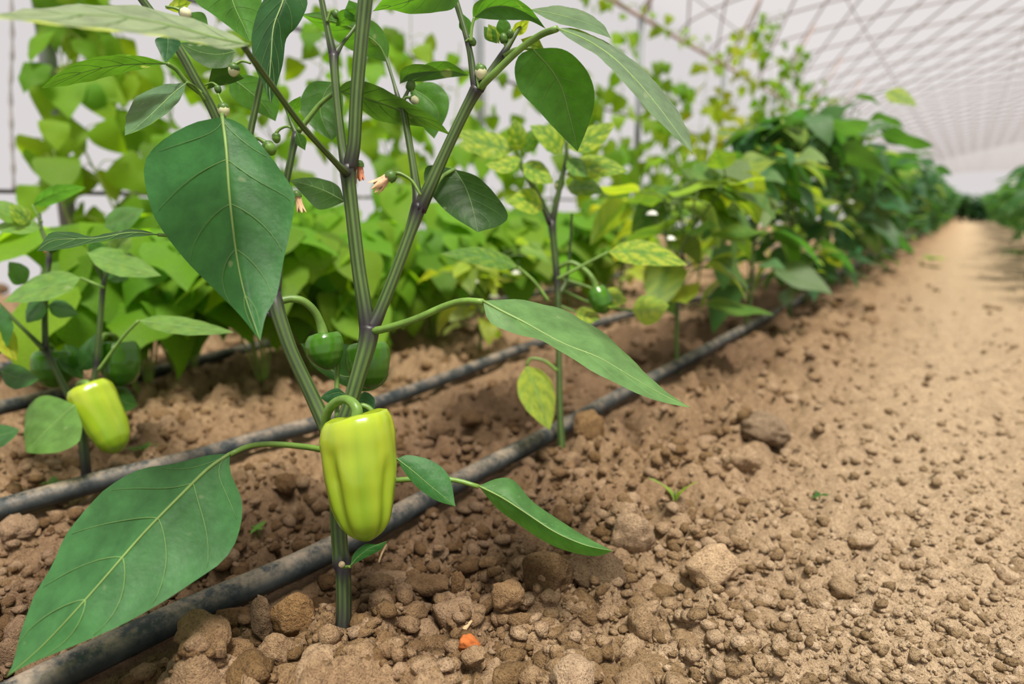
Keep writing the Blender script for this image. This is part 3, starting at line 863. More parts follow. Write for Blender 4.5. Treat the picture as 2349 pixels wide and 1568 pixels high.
# L1 the large hanging leaf
hero(main, [(510, 268), (519, 340), (525, 430), (533, 510), (545, 600), (560, 670), (574, 715), (597, 782)],
     [(510, 268), (440, 283), (370, 322), (331, 375), (335, 440), (362, 512), (420, 590), (490, 662), (550, 722), (597, 782)],
     [(510, 268), (556, 285), (610, 345), (650, 400), (677, 447), (667, 520), (648, 610), (634, 680), (610, 722), (597, 782)],
     (0.485, 0.47, 0.455, 0.44), dl=0.016, dr=0.014, color=(0.040, 0.158, 0.048, 1), petiole=[(560, 440), (525, 300), (510, 262), (512, 285)], pw=10, pd=0.58, nv=5)
# L2 the large low leaf on the left
hero(main, [(527, 1040), (480, 1072), (430, 1120), (330, 1222), (240, 1325), (160, 1415), (90, 1488), (15, 1552)],
     [(527, 1040), (480, 1043), (400, 1062), (300, 1083), (222, 1140), (160, 1212), (118, 1295), (76, 1372), (46, 1450), (34, 1512), (15, 1552)],
     [(527, 1040), (528, 1085), (550, 1130), (556, 1178), (542, 1240), (500, 1296), (430, 1342), (340, 1400), (230, 1455), (120, 1500), (50, 1530), (15, 1552)],
     (0.50, 0.475, 0.45, 0.43, 0.425), dl=0.03, dr=-0.005, color=(0.060, 0.195, 0.065, 1),
     petiole=[(775, 1042), (735, 1030), (680, 1022), (620, 1018), (570, 1023), (527, 1042)], pw=14, pd=0.555, nv=6)
# L3 the long leaf reaching right
hero(main, [(1108, 690), (1150, 713), (1200, 738), (1290, 787), (1373, 820), (1450, 865), (1520, 905), (1585, 935)],
     [(1108, 690), (1130, 688), (1200, 688), (1300, 714), (1390, 768), (1440, 815), (1490, 865), (1540, 908), (1585, 935)],
     [(1108, 690), (1122, 738), (1180, 765), (1235, 778), (1290, 808), (1360, 852), (1430, 887), (1500, 917), (1585, 935)],
     (0.53, 0.52, 0.505, 0.495), dl=0.05, dr=-0.015, color=(0.125, 0.265, 0.09, 1),
     petiole=[(850, 760), (885, 753), (950, 733), (1020, 702), (1065, 690), (1108, 692)], pw=17, pd=0.572, nv=6)
# L4 the narrow folded leaf low on the right
hero(main, [(1098, 1114), (1150, 1140), (1200, 1172), (1260, 1212), (1300, 1233), (1350, 1252), (1405, 1263)],
     [(1098, 1114), (1140, 1097), (1178, 1100), (1220, 1148), (1280, 1190), (1340, 1228), (1405, 1263)],
     [(1098, 1114), (1140, 1165), (1190, 1202), (1250, 1242), (1310, 1266), (1370, 1275), (1405, 1263)],
     (0.56, 0.545, 0.53, 0.52), dl=0.022, dr=0.012, color=(0.075, 0.20, 0.055, 1),
     petiole=[(790, 1110), (860, 1106), (920, 1100), (1000, 1097), (1050, 1102), (1098, 1116)], pw=13, pd=0.565, nv=6)
# L5, L6 small leaves by the pepper
hero(main, [(911, 1052), (945, 1078), (985, 1112), (1020, 1140), (1045, 1161)], [(911, 1052), (935, 1043), (990, 1056), (1030, 1092), (1045, 1161)],
     [(911, 1052), (925, 1078), (955, 1115), (1000, 1147), (1045, 1161)], (0.53, 0.525, 0.52), dl=0.008, dr=0.0, color=(0.045, 0.17, 0.045, 1), petiole=[(800, 1035), (860, 1040), (911, 1053)], pw=9, pd=0.56, nv=5)
hero(main, [(803, 1298), (822, 1276), (850, 1256), (888, 1240)], [(803, 1298), (812, 1268), (838, 1247), (862, 1248), (888, 1240)],
     [(803, 1298), (832, 1282), (856, 1270), (876, 1258), (888, 1240)], (DB-0.02, DB-0.03), dl=0.004, color=(0.032, 0.14, 0.035, 1), petiole=[(786, 1300), (803, 1299)], pw=8, pd=DB, nv=4)
# L7 the close, out of focus leaf across the top left
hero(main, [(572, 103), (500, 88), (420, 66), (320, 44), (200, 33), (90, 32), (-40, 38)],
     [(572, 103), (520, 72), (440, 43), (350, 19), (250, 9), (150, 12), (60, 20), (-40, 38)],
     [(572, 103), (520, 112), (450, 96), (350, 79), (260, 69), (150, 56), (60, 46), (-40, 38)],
     (0.40, 0.37, 0.34, 0.32), dl=0.06, dr=-0.035, color=(0.25, 0.33, 0.21, 1), nv=6, pucker=0.05)  # pale colour stands in for sky sheen on the upper side
# L8 .. leaves on the upper left branch
hero(main, [(384, 146), (330, 146), (270, 150), (200, 163), (140, 183), (93, 203)], [(384, 146), (340, 132), (290, 125), (230, 130), (170, 146), (128, 172), (93, 203)],
     [(384, 146), (330, 157), (270, 171), (210, 186), (150, 197), (93, 203)], (0.52, 0.50, 0.49), dl=-0.02, dr=0.03, color=(0.040, 0.115, 0.016, 1), petiole=[(462, 215), (430, 190), (405, 160), (384, 146)], pw=11, pd=0.54)
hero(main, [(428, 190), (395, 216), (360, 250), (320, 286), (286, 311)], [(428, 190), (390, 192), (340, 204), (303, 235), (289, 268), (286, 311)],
     [(428, 190), (418, 218), (398, 246), (360, 275), (320, 297), (286, 311)], (0.52, 0.50, 0.485), dl=0.05, dr=-0.02, color=(0.11, 0.215, 0.115, 1), petiole=[(470, 230), (448, 200), (428, 189)], pw=7, pd=0.54, nv=5)  # paler green: glancing sky reflection put into the leaf colour
hero(main, [(520, -40), (540, 20), (560, 62), (574, 97)], [(520, -40), (445, -5), (495, 38), (545, 76), (574, 97)], [(520, -40), (592, -20), (598, 30), (588, 70), (574, 97)], (0.57, 0.56, 0.55), dl=0.01, color=C_LIT, nv=5)
hero(main, [(655, -45), (650, 0), (628, 60), (622, 130), (618, 190), (621, 240)], [(655, -45), (610, -10), (583, 50), (577, 105), (586, 158), (602, 190), (621, 240)],
     [(655, -45), (700, -15), (703, 20), (680, 62), (656, 90), (650, 140), (637, 188), (621, 240)], (0.52, 0.50, 0.49), dl=0.02, dr=0.02, color=(0.028, 0.10, 0.030, 1), nv=6)
hero(main, [(385, 82), (385, 110), (380, 144)], [(385, 82), (356, 90), (364, 116), (380, 144)], [(385, 82), (414, 96), (400, 124), (380, 144)], (0.48, 0.475), color=(0.026, 0.10, 0.036, 1), nv=4)
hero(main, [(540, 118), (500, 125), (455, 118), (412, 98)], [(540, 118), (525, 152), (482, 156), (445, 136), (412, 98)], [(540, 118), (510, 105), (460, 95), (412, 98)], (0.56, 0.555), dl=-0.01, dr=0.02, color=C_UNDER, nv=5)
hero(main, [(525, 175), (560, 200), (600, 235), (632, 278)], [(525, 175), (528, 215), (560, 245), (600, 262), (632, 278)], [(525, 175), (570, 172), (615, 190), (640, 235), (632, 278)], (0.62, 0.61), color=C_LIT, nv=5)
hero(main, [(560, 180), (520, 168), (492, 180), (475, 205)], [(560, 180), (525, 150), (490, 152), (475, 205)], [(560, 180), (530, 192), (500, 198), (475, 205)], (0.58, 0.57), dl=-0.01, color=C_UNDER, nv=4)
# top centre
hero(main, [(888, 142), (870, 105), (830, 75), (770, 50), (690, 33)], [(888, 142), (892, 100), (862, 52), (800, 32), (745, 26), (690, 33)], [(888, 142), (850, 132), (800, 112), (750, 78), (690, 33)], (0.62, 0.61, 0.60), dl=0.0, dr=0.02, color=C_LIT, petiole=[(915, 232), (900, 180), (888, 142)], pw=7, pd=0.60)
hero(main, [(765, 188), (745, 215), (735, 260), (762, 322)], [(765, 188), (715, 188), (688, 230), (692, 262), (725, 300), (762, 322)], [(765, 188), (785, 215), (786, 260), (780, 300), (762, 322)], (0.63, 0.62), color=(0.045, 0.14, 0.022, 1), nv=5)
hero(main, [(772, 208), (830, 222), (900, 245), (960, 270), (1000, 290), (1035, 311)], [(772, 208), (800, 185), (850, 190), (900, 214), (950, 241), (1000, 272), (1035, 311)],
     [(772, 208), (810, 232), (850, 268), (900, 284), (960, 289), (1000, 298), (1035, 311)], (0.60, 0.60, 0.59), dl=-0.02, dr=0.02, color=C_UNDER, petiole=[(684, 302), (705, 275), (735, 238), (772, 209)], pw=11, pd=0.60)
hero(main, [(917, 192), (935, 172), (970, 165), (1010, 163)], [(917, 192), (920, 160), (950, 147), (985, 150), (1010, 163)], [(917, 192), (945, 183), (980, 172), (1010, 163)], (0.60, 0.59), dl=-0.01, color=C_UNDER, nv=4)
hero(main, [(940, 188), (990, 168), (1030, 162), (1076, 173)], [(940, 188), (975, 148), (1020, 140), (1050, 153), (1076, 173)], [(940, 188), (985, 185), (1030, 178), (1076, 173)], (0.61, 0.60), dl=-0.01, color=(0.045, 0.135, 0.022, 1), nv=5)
hero(main, [(938, 200), (980, 225), (1005, 260), (996, 318)], [(938, 200), (990, 188), (1027, 218), (1026, 262), (996, 318)], [(938, 200), (950, 250), (970, 290), (996, 318)], (0.63, 0.62), color=C_LIT, nv=5)
hero(main, [(1060, -45), (990, -15), (930, 5), (855, 26)], [(1060, -45), (1000, -60), (900, -20), (855, 26)], [(1060, -45), (1045, 15), (1000, 28), (940, 32), (895, 22), (855, 26)], (0.56, 0.55), dl=-0.02, dr=0.01, color=C_LIT, nv=5)
# top right
hero(main, [(1088, 40), (1120, 18), (1165, 15), (1210, 32), (1252, 66)], [(1088, 40), (1110, 2), (1165, -8), (1212, 15), (1252, 66)], [(1088, 40), (1130, 45), (1175, 46), (1215, 48), (1252, 66)], (0.56, 0.55), dl=-0.015, color=(0.042, 0.135, 0.02, 1), petiole=[(1080, 95), (1082, 65), (1088, 40)], pw=8)
hero(main, [(1215, 22), (1270, 32), (1330, 48), (1375, 66), (1402, 88)], [(1215, 22), (1280, 15), (1340, 28), (1382, 55), (1402, 88)], [(1215, 22), (1270, 50), (1330, 66), (1365, 75), (1402, 88)], (0.55, 0.53), dl=0.04, dr=-0.01, color=(0.14, 0.23, 0.12, 1), nv=5)
hero(main, [(1222, 112), (1265, 160), (1290, 205), (1305, 260), (1318, 310), (1325, 347)], [(1222, 112), (1192, 125), (1180, 160), (1192, 208), (1225, 243), (1268, 290), (1302, 325), (1325, 347)],
     [(1222, 112), (1290, 112), (1338, 150), (1362, 200), (1361, 250), (1344, 302), (1325, 347)], (0.57, 0.56, 0.55), dl=0.01, color=(0.055, 0.18, 0.024, 1), petiole=[(1155, 128), (1185, 112), (1222, 111)], pw=8, nv=6)
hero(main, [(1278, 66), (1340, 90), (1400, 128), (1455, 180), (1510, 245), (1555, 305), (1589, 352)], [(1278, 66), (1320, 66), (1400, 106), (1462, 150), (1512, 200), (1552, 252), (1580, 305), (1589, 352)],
     [(1278, 66), (1310, 92), (1370, 128), (1425, 182), (1478, 245), (1520, 288), (1560, 325), (1589, 352)], (0.53, 0.505, 0.48, 0.465), dl=0.05, dr=-0.025, color=(0.15, 0.24, 0.145, 1),  # pale bluish green paints the sky's sheen into the leaf colour
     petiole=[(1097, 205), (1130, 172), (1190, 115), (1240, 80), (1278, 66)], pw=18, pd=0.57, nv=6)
# young shoot leaves between the two right branches
for (b_, t_, w_, c_) in (((1110, 60), (1140, 100), 30, C_LIT), ((1145, 100), (1120, 55), 34, C_YEL), ((1160, 90), (1150, 35), 34, C_LIT), ((1170, 85), (1215, 45), 30, C_YEL),
                         ((1195, 90), (1248, 112), 40, (0.10, 0.20, 0.03, .6)), ((1075, 85), (1060, 30), 30, C_LIT), ((1085, 50), (1120, -10), 36, C_LIT), ((825, 55), (800, 0), 50, C_LIT),
                         ((770, 60), (815, 20), 40, C_LIT), ((680, 300), (700, 345), 26, C_LIT), ((660, 270), (690, 220), 30, C_LIT), ((425, 30), (480, 70), 50, C_LIT), ((380, 20), (440, 5), 34, (0.10, 0.19, 0.03, .7))):
    bx, by = b_; tx, ty = t_; nx, ny = -(ty-by), tx-bx; ll = math.hypot(nx, ny); nx /= ll; ny /= ll
    mx, my = (bx+tx)/2, (by+ty)/2
    hero(main, [b_, (mx+nx*2, my+ny*2), t_], [b_, (mx-nx*w_/2, my-ny*w_/2), t_], [b_, (mx+nx*w_/2, my+ny*w_/2), t_], (0.585, 0.575), dl=-0.006, dr=0.006, color=c_, nv=4)
# behind
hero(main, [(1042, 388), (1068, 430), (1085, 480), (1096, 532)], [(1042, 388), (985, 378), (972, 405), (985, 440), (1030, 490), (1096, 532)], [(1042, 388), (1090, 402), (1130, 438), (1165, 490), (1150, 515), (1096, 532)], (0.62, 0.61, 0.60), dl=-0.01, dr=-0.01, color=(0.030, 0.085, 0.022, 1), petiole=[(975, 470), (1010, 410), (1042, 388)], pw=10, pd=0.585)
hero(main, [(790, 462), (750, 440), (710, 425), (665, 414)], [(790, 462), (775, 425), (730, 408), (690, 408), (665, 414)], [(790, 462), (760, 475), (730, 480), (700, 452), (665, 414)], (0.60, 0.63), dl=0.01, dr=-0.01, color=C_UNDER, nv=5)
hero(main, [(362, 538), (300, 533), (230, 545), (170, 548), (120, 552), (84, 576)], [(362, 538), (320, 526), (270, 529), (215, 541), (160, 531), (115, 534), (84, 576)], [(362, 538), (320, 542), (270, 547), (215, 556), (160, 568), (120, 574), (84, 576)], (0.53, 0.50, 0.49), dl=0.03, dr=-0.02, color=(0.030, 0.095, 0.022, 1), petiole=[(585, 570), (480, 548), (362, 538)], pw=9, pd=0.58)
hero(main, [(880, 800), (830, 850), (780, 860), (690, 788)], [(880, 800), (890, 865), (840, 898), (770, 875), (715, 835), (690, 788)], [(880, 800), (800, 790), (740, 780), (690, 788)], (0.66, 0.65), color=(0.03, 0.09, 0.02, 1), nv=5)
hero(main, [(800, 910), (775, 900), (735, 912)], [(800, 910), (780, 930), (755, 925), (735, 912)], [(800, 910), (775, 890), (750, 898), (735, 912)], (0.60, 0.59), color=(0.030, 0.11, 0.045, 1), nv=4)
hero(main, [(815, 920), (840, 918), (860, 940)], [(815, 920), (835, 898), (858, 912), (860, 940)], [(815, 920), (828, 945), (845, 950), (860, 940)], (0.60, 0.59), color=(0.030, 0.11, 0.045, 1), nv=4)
mb = MB(); stem_px(mb, [(773, 960, 12), (772, 900, 12), (774, 840, 12), (780, 790, 11)], (0.60, 0.62), 10, 0.1); mb.build('petiole', M_petiole, main)

# flowers and buds
UPD = (0, 0, -1)
bud(main, 513, 252, 0.535, 27, (0.05, 0, -1), 'cream', [(500, 215), (506, 228)], 6)
bud(main, 536, 160, 0.555, 26, (-0.5, 0, -0.9), 'cream', [(575, 145), (555, 140)], 6)
bud(main, 634, 316, 0.60, 20, (0, 0, -1), 'green', [(678, 300), (660, 290), (642, 296)], 6)
bud(main, 618, 340, 0.59, 30, (0.6, 0.1, -0.8), 'green', [(572, 330), (590, 318), (605, 325)], 9)
bud(main, 1103, 165, 0.565, 29, (0.05, 0, -1), 'cream', [(1098, 203), (1094, 180), (1096, 150)], 7)
bud(main, 771, 33, 0.58, 19, (0.5, 0, -0.8), 'dark', [(750, 50), (758, 28)], 7)
bud(main, 950, 229, 0.595, 20, (0.8, 0, -0.5), 'cream', [(922, 238), (930, 224)], 6)
bud(main, 942, 196, 0.60, 22, (0.3, 0, 0.6), 'dark', [(945, 215), (944, 205)], 6)
bud(main, 1084, 96, 0.57, 17, (0.5, 0, -0.8), 'dark', [(1068, 95), (1076, 90)], 6)
bud(main, 1155, 88, 0.575, 20, (-0.2, 0, 0.9), 'dark', [(1160, 110), (1157, 98)], 6)
bud(main, 1170, 78, 0.575, 18, (0.3, 0, 0.9), 'dark', [(1165, 105), (1168, 90)], 6)
bud(main, 500, 205, 0.55, 16, (0.2, 0, -0.9), 'dark', [(470, 195), (486, 190)], 5)
bud(main, 425, 30, 0.50, 26, (0.8, 0, -0.4), 'cream', [(380, 15), (400, 18)], 6)
wither(main, 897, 404, 0.57, 31, (-0.72, -0.50, -0.55), M_wither, [(965, 448), (945, 415), (918, 398)], 0.30, 8, 3)
wither(main, 824, 377, 0.585, 24, (0.1, 0, -1), M_wither_p, None, 0.16, 8, 4)
wither(main, 680, 446, 0.56, 24, (0.25, 0.1, -1), M_wither, None, 0.18, 8, 5)

# peppers on the main plant
pepper('bell_pepper', 'big glossy light yellow-green pepper hanging low at the centre of the main plant',
       [(954, 817, 72), (966, 815, 82), (1000, 816, 87), (1030, 820, 86), (1060, 824, 85), (1100, 827, 81), (1130, 830, 76), (1160, 834, 71), (1195, 838, 61), (1215, 840, 48), (1230, 841, 32), (1238, 842, 14)],
       0.522, M_pep_light, [(744, 990), (750, 948), (770, 922), (796, 916), (818, 936)], 26, (0.548, 0.522), 3, 2.2, 0.92, (0.04, 0.10), None, 0.34, 72, 0.016, 3, tilt=0.13, group='peppers',
       grooves=((2.15, 0.16, 0.22, 0.15), (0.55, 0.16, 0.30, 0.09), (1.45, 0.10, 0.0, 0.025), (1.15, 0.08, 0.0, 0.02), (1.8, 0.08, 0.0, 0.02), (4.2, 0.2, 0.1, 0.15)))
pepper('bell_pepper', 'light green pepper mostly hidden behind the big hanging pepper', [(972, 868, 34), (990, 868, 39), (1030, 868, 40), (1070, 866, 38), (1110, 862, 32), (1140, 860, 22), (1150, 860, 8)],
       0.575, M_pep_light, [(800, 950), (825, 930), (850, 940)], 16, (0.575, 0.575), 3, 0.5, 0.95, (0.05, 0.15), None, 0.4, 30, 0.01, 8, group='peppers')
pepper('bell_pepper', 'small round dark green pepper on an arched stalk above the big pepper', [(766, 742, 34), (776, 742, 41), (792, 743, 44), (810, 745, 42), (826, 748, 34), (838, 752, 24), (846, 755, 11)],
       0.60, M_pep_dark, [(638, 692), (665, 685), (695, 690), (722, 714), (736, 745)], 22, (0.585, 0.60), 3, 1.0, 0.95, (0.03, 0.05), None, 0.75, 36, 0.006, 9, group='peppers')
pepper('bell_pepper', 'dark green pepper tucked behind the main forked stem', [(788, 842, 42), (800, 842, 50), (825, 842, 51), (848, 843, 48), (868, 846, 40), (882, 848, 26), (889, 849, 10)],
       0.628, M_pep_dark, [(838, 740), (842, 760)], 16, (0.60, 0.628), 3, 0.2, 0.95, (0.05, 0.08), None, 0.6, 36, 0.008, 10, group='peppers')

# ------------------------------------------------------------------ generic leaf meshes
def leaf_mesh(name, mat, kind, droop, fold, wave, seed, nu=3, nv=9):
    """unit leaf along +Y, base at the origin, normal +Z"""
    r = random.Random(seed); mb = MB(); rows = []; att = []
    if kind == 'pepper':
        prof = lambda v: 0.30*math.sin(math.pi*min(1, v**0.72))**0.85*(1-0.25*v) if v < 1 else 0
    elif kind == 'narrow':
        prof = lambda v: 0.20*math.sin(math.pi*min(1, v**0.8))**0.9 if v < 1 else 0
    else:                                      # bean: broad base, drawn-out point
        prof = lambda v: 0.46*(min(1, v/0.16)**0.5)*(1-max(0, v-0.10)/0.90)**0.85*(1.05-0.12*math.cos(v*6)) if v < 1 else 0
    y = z = 0.0; ang = r.uniform(0.0, 0.15); ph = r.uniform(0, 6)
    for i in range(nv+1):
        v = i/nv; w = max(prof(v), 0.0008)
        row = []; ar = []
        for k in range(-nu, nu+1):
            u = k/nu; a = abs(u)
            zz = z+w*a*fold+wave*math.sin(v*9+ph+(1.5 if u > 0 else 0))*a*w*2-w*0.12*a*a
            yy = y-(0.10*a*w*2 if kind == 'bean' and v < 0.25 else 0)
            row.append(Vector((u*w, yy, zz))); p_ = (v-0.26*a**1.15)*5; ar.append(min(1, abs(math.sin(math.pi*p_))*1.2)*min(1, a*5))
        rows.append(row); att.append(ar)
        y += math.cos(ang)/nv; z += math.sin(ang)/nv; ang -= droop/nv
    mb.grid(rows, att); return mb.mesh(name, mat)
PEP_LEAVES = [leaf_mesh('leaf', M_leaf, 'pepper', dr, fo, wv, i) for i, (dr, fo, wv) in enumerate(((0.5, 0.25, 0.08), (1.0, 0.35, 0.12), (0.2, 0.15, 0.06), (1.4, 0.2, 0.1), (0.8, 0.5, 0.05), (-0.2, 0.3, 0.1)))]
NAR_LEAVES = [leaf_mesh('leaf', M_leaf, 'narrow', dr, 0.3, 0.1, 20+i) for i, dr in enumerate((0.6, 1.2))]
BEAN_LEAVES = [leaf_mesh('leaf', M_bean, 'bean', dr, fo, wv, 40+i) for i, (dr, fo, wv) in enumerate(((0.3, 0.05, 0.05), (0.9, 0.15, 0.08), (0.6, -0.1, 0.1), (1.3, 0.1, 0.06)))]

def orient(loc, direc, up, size, roll=0.0):
    y = direc.normalized(); x = y.cross(up)
    if x.length < 1e-4: x = y.orthogonal()
    x.normalize(); z = x.cross(y)
    M = Matrix(((x.x, y.x, z.x), (x.y, y.y, z.y), (x.z, y.z, z.z))).to_4x4()
    return Matrix.Translation(loc) @ M @ Matrix.Rotation(roll, 4, 'Y') @ Matrix.Scale(size, 4)

def jit(c, r, k=0.25):
    f = 1+r.uniform(-k, k); return (c[0]*f*(1+r.uniform(-0.15, 0.25)), c[1]*f, c[2]*f*(1+r.uniform(-0.2, 0.2)), c[3] if len(c) > 3 else 1)

def pepper_plant(label, base, height, r, leaf_size=0.1, leaves=45, color=C_MID, yellow=0.1, group='pepper plants in the row beside the path', joined=False, spread=0.20, low=0.45, flowers=0, skirt=0.18):
    root = empty('pepper_plant', base); tag(root, label, 'plant', group)
    sb = MB(); tips = []
    def grow(p, d, ln, rad, lvl):
        q = p+d*ln; m = p.lerp(q, 0.5)+Vector((r.uniform(-1, 1), r.uniform(-1, 1), 0))*ln*0.06
        sb.tube([p, m, q], [rad, rad*0.9, rad*0.82], 6 if lvl < 3 else 4, 0, [0.15, 0.0, 0.9] if lvl < 4 else None, caps=False)
        tips.append((q, d, lvl)); tips.append((m, d, lvl))
        if lvl >= 4: return
        a0 = r.uniform(0, 6.28)
        for k in range(2 if lvl else 2 + (r.random() < 0.4)):
            a = a0+k*math.pi*(1 if lvl else 0.8)+r.uniform(-0.5, 0.5); tl = r.uniform(0.35, 0.65)
            nd = (d+Vector((math.cos(a), math.sin(a), 0))*tl).normalized(); nd = (nd+Vector((0, 0, 0.15))).normalized()
            grow(q, nd, ln*r.uniform(0.62, 0.85) if lvl else height*r.uniform(0.16, 0.22), rad*0.72, lvl+1)
    grow(base-Vector((0, 0, 0.02)), Vector((r.uniform(-0.08, 0.08), r.uniform(-0.08, 0.08), 1)).normalized(), height*r.uniform(0.36, 0.42), 0.0055*(height/0.5)**0.5, 0)
    cand = [t for t in tips if t[0].z > base.z+height*0.25]
    fol = MB(); lst = []
    for i in range(leaves):
        p, d, lvl = cand[r.randrange(len(cand))]
        if r.random() < skirt: p = base+Vector((0, 0, height*r.uniform(0.12, low)))
        a = r.uniform(0, 6.28)
        out = Vector((math.cos(a), math.sin(a), r.uniform(-0.1, 0.6))).normalized()
        pl = r.uniform(0.03, 0.07)*leaf_size/0.1
        e = p+out*pl+Vector((0, 0, r.uniform(-0.2, 0.4)*pl))
        sb.tube([p, p.lerp(e, 0.5)+Vector((0, 0, pl*0.12)), e], [0.0016, 0.0014, 0.0012], 4, 0, None, caps=False)
        dd = (out*Vector((1, 1, 0)).length*0.6+Vector((math.cos(a), math.sin(a), 0))*0.6+Vector((0, 0, r.uniform(-1.3, 0.1)))).normalized()
        sz = leaf_size*r.uniform(0.65, 1.2)
        M = orient(e, dd, Vector((r.uniform(-0.3, 0.3), r.uniform(-0.3, 0.3), 1)), sz, r.uniform(-0.5, 0.5))
        c = jit(color, r)
        if r.random() < 0.14: c = (c[0]*2.6, c[1]*1.6, c[2]*2.4, 1)  # some leaves paler, their glossy sheen painted as colour
        elif r.random() < yellow: c = (c[0]*2.2, c[1]*1.5, c[2]*0.9, r.uniform(0.1, 0.6))
        me = PEP_LEAVES[r.randrange(len(PEP_LEAVES))]
        if joined:
            b0 = len(fol.v)
            for v in me.vertices: fol.v.append(M @ v.co); fol.a.append(0.3)
            for q in me.polygons: fol.f.append(tuple(b0+k for k in q.vertices))
        else: put('leaf', me, M, root, c)
    if joined: tag(fol.build('foliage', M_leaf, root, color=jit(color, r, 0.1)), kind='stuff')
    for i in range(flowers):
        p, d, lvl = cand[r.randrange(len(cand))]; p = p+Vector((r.uniform(-.02, .02), r.uniform(-.02, .02), r.uniform(-.03, 0)))
        fb = MB(); rows = []
        for rr_, zz in ((0.001, 0), (0.006, -0.002), (0.010, -0.008)):
            rows.append([p+Vector((math.cos(a)*rr_*(1+0.25*math.cos(5*a)), math.sin(a)*rr_*(1+0.25*math.cos(5*a)), zz)) for a in [2*math.pi*j/15 for j in range(15)]])
        fb.grid(rows, None, closed=True); fb.build('flower', M_petal_w, root)
    sb.build('stem', M_stem, root)
    return root

# ------------------------------------------------------------------ second plant in the row beside the path, thin and yellowing
b2 = G(1289, 1030); d2 = depth_of(b2)
p2 = empty('pepper_plant', b2); tag(p2, 'thin pepper plant with yellow mottled leaves just behind the long right-reaching leaf', 'plant', 'pepper plants in the row beside the path')
mb = MB()
stem_px(mb, [(1289, 1040, 20), (1284, 940, 16), (1282, 820, 15), (1280, 700, 15), (1276, 620, 17), (1268, 540, 17), (1265, 505, 22)], (d2, d2), 10, 0.08, [(0.75, 0.06), (1, 0.06)])
stem_px(mb, [(1265, 515, 20), (1243, 465, 14), (1215, 415, 13), (1197, 380, 11), (1190, 345, 8)], (d2, d2), 10, 0.08, [(0, 0.2)])
stem_px(mb, [(1265, 515, 18), (1275, 470, 14), (1288, 410, 13), (1298, 370, 11), (1300, 320, 8)], (d2, d2-0.02), 10, 0.08, [(0, 0.2), (0.7, 0.06)])
stem_px(mb, [(1278, 680, 10), (1300, 640, 8), (1308, 560, 7), (1312, 490, 6)], (d2, d2+0.03), 8, 0.08)
mb.build('stem', M_stem, p2)
Y1c = (0.095, 0.25, 0.03, 0.0); Y2c = (0.075, 0.21, 0.03, 0.2); G2c = (0.06, 0.19, 0.035, 0.7)
def lf(root, b_, t_, w, d, color, bend=0.0, pet=None, tilt=0.03, mottle=None, vr=1.0, nv=5, pw=7):
    """leaf between two pixels, w px wide"""
    bx, by = b_; tx, ty = t_; nx, ny = -(ty-by), tx-bx; ll = math.hypot(nx, ny); nx /= ll; ny /= ll
    mid = []; le = []; ri = []
    for k in range(8):
        t = k/7; s = math.sin(math.pi*t**0.8)**0.85*(1-0.15*t) if 0 < t < 1 else 0
        cx, cy = lerp(bx, tx, t)+nx*bend*math.sin(math.pi*t), lerp(by, ty, t)+ny*bend*math.sin(math.pi*t)
        mid.append((cx, cy)); le.append((cx-nx*w/2*s, cy-ny*w/2*s)); ri.append((cx+nx*w/2*s, cy+ny*w/2*s))
    dd = d if isinstance(d, tuple) else (d, d-0.03)
    if tx < bx: tilt = -tilt                   # positive tilt shows the upper side
    return hero(root, mid, le, ri, dd, dl=tilt, dr=-tilt, color=color, petiole=pet, pw=pw, nv=nv, vr=vr)
dd = d2
lf(p2, (1208, 838), (1262, 986), 88, dd-0.05, (0.20, 0.31, 0.05, 0.35), 0, [(1278, 850), (1250, 828), (1218, 822), (1208, 838)])
lf(p2, (1395, 578), (1577, 608), 62, dd-0.03, Y1c, -12, [(1278, 640), (1330, 612), (1395, 578)])
lf(p2, (1188, 612), (1010, 582), 46, dd-0.06, G2c, 10, [(1258, 690), (1225, 645), (1188, 612)], 0.02)
lf(p2, (1180, 345), (1048, 300), 66, dd, Y2c, -8)
lf(p2, (1192, 345), (1180, 272), 52, dd+0.02, Y2c, 0)
lf(p2, (1195, 365), (1112, 378), 42, dd-0.03, Y1c, -8)
lf(p2, (1198, 350), (1240, 290), 44, dd+0.03, G2c, 0)
lf(p2, (1292, 350), (1215, 288), 58, dd, Y2c, 8)
lf(p2, (1302, 340), (1412, 280), 60, dd-0.03, Y2c, 6)
lf(p2, (1298, 330), (1330, 262), 46, dd+0.03, G2c, 0)
lf(p2, (1200, 375), (1270, 420), 54, dd-0.02, Y2c, 0)
lf(p2, (1246, 478), (1160, 462), 62, dd-0.03, Y1c, 12)
lf(p2, (1298, 400), (1440, 392), 62, dd, Y2c, -14)
lf(p2, (1300, 430), (1385, 440), 50, dd+0.02, G2c, -8)
lf(p2, (1300, 365), (1350, 405), 44, dd-0.02, G2c, 0)
lf(p2, (1450, 712), (1535, 700), 74, dd+0.03, (0.16, 0.29, 0.05, 0.5), 4, [(1278, 660), (1370, 700), (1450, 712)])
lf(p2, (1382, 672), (1440, 690), 50, dd+0.02, Y1c, 4, [(1290, 640), (1340, 655), (1382, 672)])
lf(p2, (1320, 715), (1378, 728), 44, dd+0.02, Y1c, 4, [(1280, 700), (1320, 715)])
lf(p2, (1050, 330), (1165, 330), 40, dd+0.08, Y2c, 4)
bud(p2, 1225, 410, dd, 22, (0.2, 0, -1), 'cream', [(1210, 395), (1220, 395)], 6)
bud(p2, 1283, 425, dd, 22, (-0.2, 0, -1), 'cream', [(1292, 400), (1285, 405)], 6)
